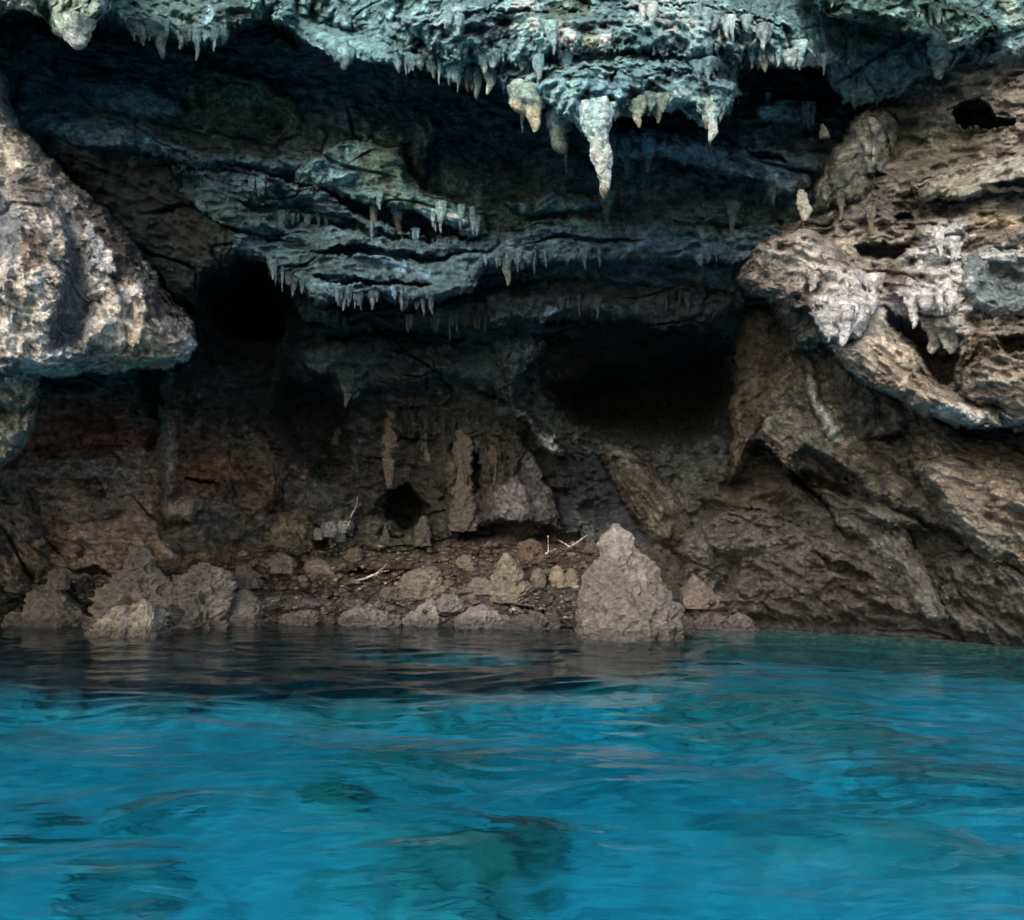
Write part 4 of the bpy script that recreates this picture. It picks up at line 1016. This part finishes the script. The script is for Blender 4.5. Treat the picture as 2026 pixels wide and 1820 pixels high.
fringe([(240, 46), (262, 66), (300, 70), (350, 72), (400, 86), (446, 84)], 14, 3, 20, 4, 15, GRN, "little green tooth in the crowded roof fringe near the upper left", "little teeth in the upper left roof fringe")
fringe([(780, 132), (850, 138), (905, 162), (1000, 176)], 20, 3, 26, 4, 16, lin(140, 156, 156), "little grey tooth on the lip left of the great pale stalactite", "little teeth left of the great stalactite")
fringe([(1206, 234), (1290, 218), (1350, 222), (1400, 238), (1440, 234)], 18, 3, 18, 4, 15, lin(160, 166, 146), "little tan tooth on the lip right of the great pale stalactite", "little teeth right of the great stalactite")
fringe([(1476, 118), (1540, 126), (1620, 132), (1650, 170)], 14, 3, 16, 4, 12, lin(140, 160, 160), "little tooth over the dark hollow of the roof", "little teeth over the dark hollow")
fringe([(820, 60), (900, 50), (1000, 90), (1080, 60), (1130, 150), (900, 120)], 16, 4, 22, 5, 16, lin(170, 196, 194), "short pale drip on the upper face of the roof, left half", "pale drips on the roof face, left half")
fringe([(1230, 50), (1340, 30), (1430, 60), (1540, 60), (1400, 150), (1260, 160)], 18, 4, 24, 5, 16, lin(180, 210, 210), "short pale drip on the upper face of the roof, right half", "pale drips on the roof face, right half")
fringe([(1640, 10), (1700, 20), (1800, 26), (1870, 40)], 12, 6, 20, 5, 9, lin(140, 172, 160), "fine green drip in the comb at the upper right", "green comb of drips at the upper right")
fringe([(520, 520), (560, 556), (620, 592), (700, 600), (760, 590), (880, 592)], 22, 3, 24, 4, 14, lin(110, 128, 148), "small bluish tooth under the lower ledge, left half", "bluish teeth under the lower ledge, left half")
fringe([(950, 524), (1060, 520), (1180, 516), (1300, 510), (1440, 518)], 24, 3, 22, 3, 12, lin(104, 118, 130), "small grey tooth under the lower ledge, right half", "grey teeth under the lower ledge, right half")
fringe([(820, 424), (860, 444), (930, 456), (950, 450)], 9, 6, 20, 5, 9, lin(140, 156, 172), "tiny blue-white tooth at the tip of the middle ledge", "tiny teeth at the tip of the middle ledge")
fringe([(1220, 340), (1330, 356), (1440, 420), (1560, 390)], 10, 6, 22, 6, 11, lin(92, 106, 112), "dim grey drip on the slope below the blue-grey shelf", "dim drips below the blue-grey shelf")
fringe([(640, 640), (760, 646), (900, 640), (1010, 632)], 13, 10, 34, 4, 8, lin(70, 72, 64), "dim hair-like drip on the curtain inside the arch", "dim hair-like drips inside the arch")
fringe([(470, 372), (500, 376), (540, 372)], 4, 10, 24, 8, 12, lin(110, 122, 114), "small pale peg on the ledge right of the dark slope", "small pale pegs on the left ledge")
fringe([(1630, 650), (1700, 640), (1740, 600)], 7, 10, 26, 12, 20, lin(216, 218, 222), "small white nub in the crusted cluster on the outcrop", "white nubs in the crusted cluster")
fringe([(1780, 600), (1840, 610), (1890, 600)], 6, 8, 22, 10, 16, lin(212, 216, 218), "small white nub under the white crust at the outcrop's right", "white nubs at the outcrop's right")

fringe([(520, 440), (640, 446), (760, 470), (880, 480)], 14, 3, 20, 4, 11, lin(110, 130, 134), "small grey drip on the broken ledge right of the dark slope", "grey drips on the broken ledge")
fringe([(760, 612), (900, 606), (1080, 610), (1300, 600), (1440, 600)], 16, 4, 26, 4, 11, lin(84, 92, 100), "dim drip under the lowest ledge above the black recess", "dim drips above the black recess")
fringe([(1600, 560), (1660, 580), (1740, 570), (1700, 620)], 9, 8, 26, 10, 20, lin(222, 224, 228), "white finger on the upper part of the crusted bulge", "white fingers on the crusted bulge")
fringe([(1840, 500), (1880, 480), (1900, 530), (1850, 550)], 8, 6, 22, 8, 16, lin(212, 218, 224), "white flake in the comb high on the outcrop's right", "white flakes high on the outcrop")


# ================================================================== loose and standing rocks
def rock(name, prof, dist, col, label, group=None, cutmin=.55, depth=.8, rough=.12, col2=None, topcol=None, rows=90, seg=140, seed=0, back=0.0, cat="rock", spec=1.0):
    """prof: (sheet y, left x, right x) from the top down, standing at the given distance"""
    P = np.array(prof, float)
    if name in ("shore_rock", "pointed_rock") and P[-1, 0] > 1200:      # the foot goes on under water
        P = np.vstack([P, [max(P[-1, 0], CY + 105 + CAMZ * FOC / dist) + 34, P[-1, 1] - 4, P[-1, 2] + 4]])
    _, y0, _ = world_pt(CX, P[-1, 0], dist)
    ys = np.linspace(P[0, 0], P[-1, 0], rows)
    xl = np.interp(ys, P[:, 0], P[:, 1]); xr = np.interp(ys, P[:, 0], P[:, 2])
    zc = np.array([world_pt(0, y, dist)[2] for y in ys])
    s_ = dist / FOC
    cxm = ((xl + xr) / 2 - CX) * s_; hw = np.maximum((xr - xl) / 2 * s_, .004)
    hmax = hw.max()
    A = np.linspace(0, 2 * np.pi, seg, endpoint=False)
    hd = depth * (hw * .75 + .25 * hmax * np.sin(np.linspace(.05, 1, rows) * np.pi / 2))
    HD = hd[:, None]; HW = hw[:, None]
    ca_, sa_ = np.cos(A)[None], np.sin(A)[None]
    e = .85
    X = cxm[:, None] + HW * np.sign(ca_) * np.abs(ca_) ** e
    Y = HD * np.sign(sa_) * np.abs(sa_) ** e
    Z = np.repeat(zc[:, None], seg, 1)
    k = seed * 7.3 + 1
    f = 1 / max(hmax, .05)
    bl = 1 - 2.2 * np.abs(pn(X * f * 1.1 + k, Y * f * 1.1, Z * f * 1.1))
    b2 = 1 - 2.2 * np.abs(pn(X * f * 2.6 + k, Y * f * 2.6, Z * f * 2.6 + 4))
    b3 = 1 - 2.2 * np.abs(pn(X * f * 6 + k, Y * f * 6, Z * f * 6 + 7))
    b4 = pn(X * f * 13 + k, Y * f * 13, Z * f * 13)
    b5 = pn(X * f * 26 + k, Y * f * 26, Z * f * 26)
    # flat fracture faces
    fr = np.random.RandomState(seed + 50)
    cut = np.full(X.shape, 9.0)
    zr = (Z - Z.min()) / (Z.max() - Z.min() + 1e-6) - .5
    for _ in range(11):
        ph = fr.uniform(0, 2 * np.pi); dd_ = fr.uniform(.80, .98); tl = fr.uniform(-.5, .35)
        cc_ = np.cos(A - ph)[None]
        cut = np.minimum(cut, np.where(cc_ > .15, (dd_ - tl * zr) / np.maximum(cc_, .15), 9))
    cut = np.clip(cut, cutmin, 1.03)
    X = cxm[:, None] + (X - cxm[:, None]) * cut; Y = Y * cut
    rel = rough * hmax * (bl * .9 + b2 * .7 + b3 * .38 + b4 * .34 + b5 * .2 - 1.1 * sstep(.3, .6, pn(X * f * 3.1 + k, Y * f * 3.1 + 5, Z * f * 3.1)) - .8 * sstep(.3, .55, pn(X * f * 8 + k, Y * f * 8 + 5, Z * f * 8))) - rough * hmax * .5
    edge = np.minimum(1, HW / (hmax * .12)) * (.3 + .7 * HW / hmax)
    nx_, ny_ = ca_, sa_
    X = X + rel * nx_ * edge; Y = Y + rel * ny_ * edge
    Z = Z + .35 * rel * edge
    vv = np.stack([X, Y + y0 + back, Z], -1).reshape(-1, 3)
    ids = np.arange(rows * seg).reshape(rows, seg); r1 = np.roll(ids, -1, 1)
    ff = np.stack([ids[:-1], ids[1:], r1[1:], r1[:-1]], -1).reshape(-1, 4)
    c = np.array(col)[None, None] * (1 + .28 * b2[..., None] * .6 + .16 * b4[..., None] + .10 * bl[..., None])
    if col2 is not None:
        t = sstep(-.1, .5, pn(X * f * .9 + 30, Y * f * .9, Z * f * .9))[..., None] * .8
        c = c * (1 - t) + np.array(col2) * t
    if topcol is not None:
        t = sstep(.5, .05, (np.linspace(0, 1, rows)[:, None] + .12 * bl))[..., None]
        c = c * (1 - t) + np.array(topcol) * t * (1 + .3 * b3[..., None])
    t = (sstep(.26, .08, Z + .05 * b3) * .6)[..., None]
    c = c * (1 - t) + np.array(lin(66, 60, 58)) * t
    top = np.full(len(ids[0]), 0)
    # fan cap on top
    vv = np.vstack([vv, vv[:seg].mean(0)[None] + [[0, 0, .004]]])
    kk = len(vv) - 1
    cap = np.stack([r1[0], np.full(seg, kk), np.full(seg, kk), ids[0]], -1)
    cols = np.vstack([c.reshape(-1, 3), [c[0, 0]]])
    cols = cols * .5 + .5 * np.array([1.02, .99, .95]) * (cols @ np.array([.3, .59, .11]))[:, None]
    me = bpy.data.meshes.new(name)
    org = vv[:-1].mean(0); org[2] = vv[:, 2].min()
    me.from_pydata((vv - org).tolist(), [], [tuple(q) for q in ff[:, ::-1].tolist()] + [(a_, b__, d__) for a_, b__, _, d__ in cap.tolist()])
    me.polygons.foreach_set("use_smooth", [True] * len(me.polygons))
    a = me.color_attributes.new("Col", 'FLOAT_COLOR', 'POINT')
    cc = np.ones((len(vv), 4), np.float32); cc[:, :3] = np.clip(cols, .004, .85)
    a.data.foreach_set("color", cc.ravel())
    me.materials.append(M_LOOSE)
    o = bpy.data.objects.new(name, me)
    o.location = org
    COL.objects.link(o)
    tag(o, label, cat, group)
    return o


GR = lin(138, 128, 118)
rock("pointed_rock", [(1036, 1214, 1224), (1046, 1210, 1234), (1054, 1203, 1249), (1066, 1192, 1256), (1078, 1183, 1259), (1090, 1184, 1263), (1104, 1184, 1278), (1112, 1180, 1287), (1124, 1170, 1294), (1134, 1162, 1299), (1150, 1157, 1308),
                      (1166, 1153, 1318), (1186, 1144, 1332), (1206, 1141, 1346), (1226, 1137, 1354), (1240, 1136, 1358), (1254, 1136, 1356), (1275, 1130, 1360)],
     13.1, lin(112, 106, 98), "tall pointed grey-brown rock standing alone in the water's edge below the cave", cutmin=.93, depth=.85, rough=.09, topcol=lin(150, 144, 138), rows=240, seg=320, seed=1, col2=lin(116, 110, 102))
rock("shore_rock", [(1082, 264, 276), (1090, 256, 290), (1104, 240, 298), (1120, 238, 306), (1134, 236, 316), (1148, 226, 322), (1162, 206, 326), (1180, 194, 330), (1200, 190, 336), (1222, 186, 340), (1245, 180, 344)],
     14.0, GR, "jagged peaked grey rock, tallest of the pile at the left shore", "rocks piled at the left shore", depth=.7, rough=.2, rows=150, seg=200, seed=2)
rock("shore_rock", [(1112, 398, 410), (1118, 386, 426), (1128, 374, 434), (1142, 352, 442), (1160, 330, 452), (1180, 322, 458), (1205, 318, 458), (1228, 312, 454), (1245, 312, 454)],
     14.15, lin(132, 124, 118), "lumpy humped grey rock right of the peaked one", "rocks piled at the left shore", depth=.7, rough=.22, rows=130, seg=200, seed=3)
rock("shore_rock", [(1166, 470, 488), (1172, 462, 498), (1186, 450, 508), (1204, 440, 518), (1220, 436, 522), (1240, 434, 526)],
     14.4, lin(122, 114, 108), "smooth angular block at the right end of the left shore pile", "rocks piled at the left shore", depth=.8, rough=.09, rows=70, seg=110, seed=4)
rock("shore_rock", [(1156, 60, 96), (1164, 54, 118), (1180, 52, 134), (1200, 48, 150), (1218, 44, 176), (1240, 40, 190)],
     14.3, lin(118, 110, 102), "flat-faced brown-grey block left of the peaked rock", "rocks piled at the left shore", depth=.7, rough=.10, rows=70, seg=120, seed=5)
rock("shore_rock", [(1192, 258, 298), (1200, 250, 304), (1208, 222, 306), (1216, 212, 312), (1228, 204, 322), (1240, 196, 326), (1252, 184, 322), (1266, 180, 320)],
     13.25, lin(172, 162, 136), "low pale cream rock with knobbed top standing foremost in the water", "rocks piled at the left shore", depth=.6, rough=.22, rows=90, seg=180, seed=6)
rock("shore_rock", [(1186, 276, 290), (1196, 270, 300), (1212, 266, 304), (1232, 262, 306)], 13.1, lin(178, 170, 146), "small squarish cream stub on the foremost pale rock", "rocks piled at the left shore", depth=.8, rough=.2, rows=50, seg=80, seed=16)
rock("shore_rock", [(1198, 240, 244), (1208, 234, 250), (1226, 228, 256), (1240, 226, 258)], 13.05, lin(168, 160, 140), "narrow cream fin on the foremost pale rock", "rocks piled at the left shore", depth=.8, rough=.2, rows=50, seg=80, seed=17)
rock("shore_rock", [(1210, 24, 44), (1218, 18, 60), (1230, 14, 74), (1242, 12, 80)], 14.3, lin(112, 106, 104), "knobbly low rock at the waterline in the far left corner", "rocks piled at the left shore", depth=.8, rough=.2, rows=40, seg=80, seed=7)
rock("shore_rock", [(1090, 122, 130), (1110, 112, 134), (1140, 96, 138), (1166, 88, 140)], 14.2, lin(122, 114, 96), "leaning olive-grey slab behind the flat-faced block", "rocks piled at the left shore", depth=.6, rough=.12, rows=60, seg=90, seed=8)
GB = "boulders lying on the cave beach"
bl_ = [  # sheet x, base y, width, height, colour, label, distance nudge
    (1010, 1178, 92, 84, lin(126, 116, 96), "large tan block in the middle of the cave beach"),
    (846, 1170, 120, 44, lin(122, 112, 92), "broad low boulder left of the large tan block"),
    (952, 1172, 60, 30, lin(116, 106, 90), "rounded stone between the broad boulder and the tan block"),
    (1066, 1158, 34, 34, lin(116, 104, 84), "left of the three round ochre stones by the pointed rock"),
    (1104, 1158, 36, 40, lin(132, 118, 92), "middle and brightest of the three round ochre stones by the pointed rock"),
    (1132, 1156, 32, 32, lin(122, 110, 88), "right of the three round ochre stones by the pointed rock"),
    (1046, 1102, 100, 36, lin(108, 80, 60), "long rust-brown mound at the back of the beach"),
    (833, 1076, 40, 56, lin(84, 80, 68), "upright blunt stone at the foot of the cave pillars"),
    (763, 1072, 22, 40, lin(88, 84, 72), "small pointed stone left of the upright blunt one"),
    (631, 1134, 64, 30, lin(124, 110, 92), "rounded tan boulder at the left of the cave beach"),
    (560, 1130, 50, 36, lin(116, 104, 92), "grey boulder at the foot of the left cave wall"),
    (480, 1150, 70, 34, lin(116, 104, 92), "brownish boulder behind the humped shore rock"),
    (650, 1058, 34, 26, lin(126, 130, 130), "pale rubble stone beneath the leaning stick"),
    (676, 1050, 20, 18, lin(160, 162, 164), "small whitish rubble stone beside the leaning stick"),
    (630, 1064, 22, 20, lin(118, 120, 118), "grey rubble stone, leftmost of the rubble by the stick"),
    (668, 1068, 26, 16, lin(130, 146, 150), "blue-grey rubble stone below the leaning stick"),
    (730, 1232, 140, 38, lin(122, 118, 116), "wide mauve-grey shelf rock at the water in the middle"),
    (842, 1230, 100, 46, lin(128, 124, 122), "pyramid of pale grey rock on the middle waterline"),
    (892, 1206, 52, 30, lin(120, 117, 115), "small slanting grey rock above the pyramid"),
    (950, 1230, 120, 34, lin(128, 122, 128), "slanting grey slab right of the pyramid on the waterline"),
    (1050, 1238, 150, 30, lin(96, 92, 94), "low dark ledge rock left of the pointed rock"),
    (600, 1232, 110, 30, lin(120, 112, 108), "knobbly stone on the waterline right of the left shore pile"),
    (780, 1186, 60, 26, lin(104, 94, 84), "dull brown stone above the wide shelf rock"),
    (700, 1106, 36, 22, lin(112, 100, 80), "small brown stone by the forked branch"),
    (920, 1120, 40, 22, lin(126, 112, 90), "small tan stone behind the broad low boulder"),
    (1172, 1090, 44, 26, lin(104, 82, 64), "brown stone behind the pointed rock's shoulder"),
    (1384, 1188, 100, 52, lin(118, 100, 88), "rounded brown boulder right of the pointed rock"),
    (1404, 1242, 120, 70, lin(116, 106, 104), "cracked grey boulder at the waterline right of the pointed rock"),
    (1470, 1246, 70, 34, lin(106, 98, 94), "low slab trailing off right of the cracked grey boulder"),
]
for i, (bx, by, bw, bh, bc, lab) in enumerate(bl_):
    dist = dist_at(bx, by - 3)
    if by > 1180: dist = min(dist, float(d_water(bx, min(by, 1236))) + .1)
    rs = random.Random(i * 3 + 1)
    pr = []
    sk = rs.uniform(-.12, .12); pw = rs.uniform(.42, .75)
    if "pointed" in lab or "pyramid" in lab: pw = .95
    small_ = bw < 70 and "pointed" not in lab and "upright" not in lab
    for t in np.linspace(0, 1, 9):
        hwid = bw / 2 * (max(t, .015) ** pw)
        if "round ochre" in lab or small_: hwid = bw / 2 * math.sqrt(max(1 - (1 - 1.25 * t) ** 2, .01))
        m_ = bx + sk * bw * (1 - t)
        pr.append((by - bh * (1 - t), m_ - hwid * rs.uniform(.9, 1.08), m_ + hwid * rs.uniform(.9, 1.08)))
    pr.append((by + (14 if bw > 60 else 4), pr[-1][1], pr[-1][2]))
    small = bw < 45
    rock("beach_boulder", pr, dist - .1, bc, lab, GB, depth=.8, rough=.07 if "round" in lab else .15, rows=40 if small else 80, seg=60 if small else 120, seed=20 + i, back=bw / 2 / FOC * dist * .2, cat="boulder")

# ---- pillars of flowstone at the back of the chamber
GP = "flowstone pillars at the back of the chamber"
for i, (px, a, b_, w1, w2, w3, c, lab) in enumerate([
    (770, 826, 966, 26, 34, 16, lin(132, 120, 94), "tapering tan pillar, leftmost at the back of the chamber"),
    (831, 866, 900, 8, 12, 6, lin(136, 134, 116), "short pale rib left of the twin ribs' taller one"),
    (848, 872, 925, 8, 16, 8, lin(132, 130, 110), "taller pale rib beside the short one in the chamber"),
    (884, 890, 930, 8, 14, 10, lin(124, 120, 100), "stubby rib left of the broad brown column"),
    (916, 850, 1050, 40, 34, 56, lin(112, 104, 84), "broad brown column reaching the chamber floor"),
    (668, 846, 906, 10, 26, 12, lin(126, 128, 106), "leaf-shaped olive rib left of the pillars"),
    (975, 880, 1000, 20, 14, 22, lin(96, 86, 66), "slim dark column right of the broad brown one"),
]):
    hh = b_ - a
    rock("flowstone_rib", [(a, px - w1 * .3, px + w1 * .3), (a + .15 * hh, px - w1 / 2, px + w1 / 2), (a + .5 * hh, px - w2 / 2, px + w2 / 2), (a + .85 * hh, px - w3 / 2, px + w3 / 2), (b_, px - w3 * (.5 if b_ > 990 else .2), px + w3 * (.5 if b_ > 990 else .2))],
         dist_at(px, (a + b_) / 2) + .03, [v * .6 for v in c], lab, GP, depth=.7, rough=.18, cutmin=.9, rows=90, seg=60, seed=60 + i, cat="rock pillar")
rock("stalagmite", [(374, 1583, 1590), (384, 1578, 1598), (400, 1577, 1600), (416, 1581, 1606), (428, 1585, 1600), (436, 1588, 1594)], 11.55, lin(196, 198, 180), "pale standing lobe at the left edge of the outcrop's brow", depth=.7, rough=.2, rows=50, seg=50, seed=80, cat="stalagmite")
rock("stalagmite", [(244, 1625, 1630), (256, 1623, 1636), (272, 1622, 1644)], 11.75, lin(170, 168, 150), "tiny thumb of rock on the outer rim of the outcrop's brow", depth=.7, rough=.15, rows=30, seg=40, seed=81, cat="stalagmite")


# ================================================================== driftwood
def twig(paths, label, name="driftwood_branch", off=.12):
    """paths: lists of (sheet x, sheet y, radius in metres); the first carries the others"""
    mx, my = paths[0][0][0], paths[0][0][1]
    d = min(dist_at(q[0], q[1]) for q in paths[0]) - off
    SEG = 8
    root = None
    for p in paths:
        verts, faces = [], []
        pts = []
        for i in range(len(p) - 1):
            for t in np.linspace(0, 1, 6, endpoint=False):
                pts.append([p[i][j] * (1 - t) + p[i + 1][j] * t for j in range(3)])
        pts.append(list(p[-1]))
        C3 = [Vector(world_pt(q[0] + rnd.uniform(-.5, .5), q[1] + rnd.uniform(-.5, .5), d + .25 * math.sin(i_ * .2))) for i_, q in enumerate(pts)]
        for i, c in enumerate(C3):
            dirv = (C3[min(i + 1, len(C3) - 1)] - C3[max(i - 1, 0)]).normalized()
            u = dirv.orthogonal().normalized(); v = dirv.cross(u)
            r = pts[i][2]
            for k in range(SEG):
                a = 2 * math.pi * k / SEG
                verts.append(c + (u * math.cos(a) + v * math.sin(a)) * r * rnd.uniform(.88, 1.12))
        base = len(verts) - len(C3) * SEG
        for i in range(len(C3) - 1):
            for k in range(SEG):
                a_ = base + i * SEG + k; b__ = base + i * SEG + (k + 1) % SEG
                faces.append((a_, b__, b__ + SEG, a_ + SEG))
        faces.append(tuple(base + k for k in range(SEG))[::-1])
        faces.append(tuple(base + (len(C3) - 1) * SEG + k for k in range(SEG)))
        nm = name if root is None else "side_twig"
        if root is None: org = verts[0].copy()
        me = bpy.data.meshes.new(nm)
        me.from_pydata([v - org for v in verts], [], faces)
        me.polygons.foreach_set("use_smooth", [True] * len(me.polygons))
        me.materials.append(M_WOOD)
        o = bpy.data.objects.new(nm, me)
        COL.objects.link(o)
        if root is None:
            root = o; o.location = org
        else:
            o.parent = root
    tag(root, label, "driftwood", "driftwood washed into the cave")
    return root


twig([[(704, 1150, .02), (728, 1142, .022), (746, 1134, .018), (760, 1122, .012), (764, 1116, .006)], [(746, 1134, .014), (758, 1130, .01), (769, 1129, .005)], [(738, 1138, .01), (752, 1142, .007)]], "bleached forked branch lying on the left half of the beach")
twig([[(762, 1154, .014), (776, 1147, .015), (793, 1141, .008)]], "short pale twig just right of the bleached forked branch")
twig([[(1080, 1095, .02), (1100, 1089, .022), (1128, 1082, .018), (1146, 1070, .014), (1162, 1058, .006)], [(1128, 1082, .012), (1112, 1072, .012), (1104, 1068, .006)]], "long curved branch at the back of the beach near the pointed rock")
twig([[(1084, 1060, .009), (1085, 1080, .01), (1083, 1112, .008)]], "thin upright stick crossing the long curved branch")
twig([[(1052, 1161, .014), (1080, 1161, .015), (1108, 1159, .012)]], "straight pale stick under the three round ochre stones")
twig([[(689, 1040, .014), (694, 1022, .014), (704, 1004, .012), (708, 984, .007)]], "leaning stick rising from pale rubble at the back left")


# ================================================================== rubble strewn over the beach
gv, gf, gc = [], [], []
gr = np.random.RandomState(4)
base = np.array([(1, 0, 0), (-1, 0, 0), (0, 1, 0), (0, -1, 0), (0, 0, 1), (0, 0, -1), (.6, .6, .6), (-.6, .6, .5), (.6, -.6, .5), (-.6, -.6, .6)], float)
import bmesh
tmp = bmesh.new()
bmesh.ops.create_icosphere(tmp, subdivisions=2, radius=1)
tv = np.array([v.co[:] for v in tmp.verts]); tf = np.array([[v.index for v in f.verts] for f in tmp.faces]); tmp.free()
cnt = 0
for i in range(2600):
    if gr.rand() < .75:
        px = gr.uniform(470, 1200); py = gr.uniform(1075, 1232)
    else:
        px = gr.uniform(20, 470); py = gr.uniform(1150, 1230)
    d = dist_at(px, py)
    if d < 13.2: continue
    x, y, z = world_pt(px, py, d - .01)
    sz = gr.uniform(.012, .05) * (1 if gr.rand() < .9 else 2.2)
    v = tv * (1 + .35 * pn(tv[:, 0] * 1.3 + i, tv[:, 1] * 1.3, tv[:, 2] * 1.3))[:, None]
    v = v * np.array([gr.uniform(.8, 1.7), gr.uniform(.7, 1.2), gr.uniform(.35, .8)]) * sz
    a = gr.uniform(0, 6.28); v = v @ np.array([[math.cos(a), math.sin(a), 0], [-math.sin(a), math.cos(a), 0], [0, 0, 1]])
    gv.append(v + [x, y, z]); gf.append(tf + cnt * len(tv)); cnt += 1
    k = gr.uniform(.05, .17) if gr.rand() < .95 else .36
    gc.append(np.tile(np.array([k * 1.06, k * .95, k * .84]), (len(tv), 1)))
g = mesh_obj("beach_rubble", np.vstack(gv), np.vstack(gf), M_LOOSE, np.vstack(gc), smooth=False)
tag(g, kind="stuff", label="small broken stones strewn over the cave beach", cat="rubble")
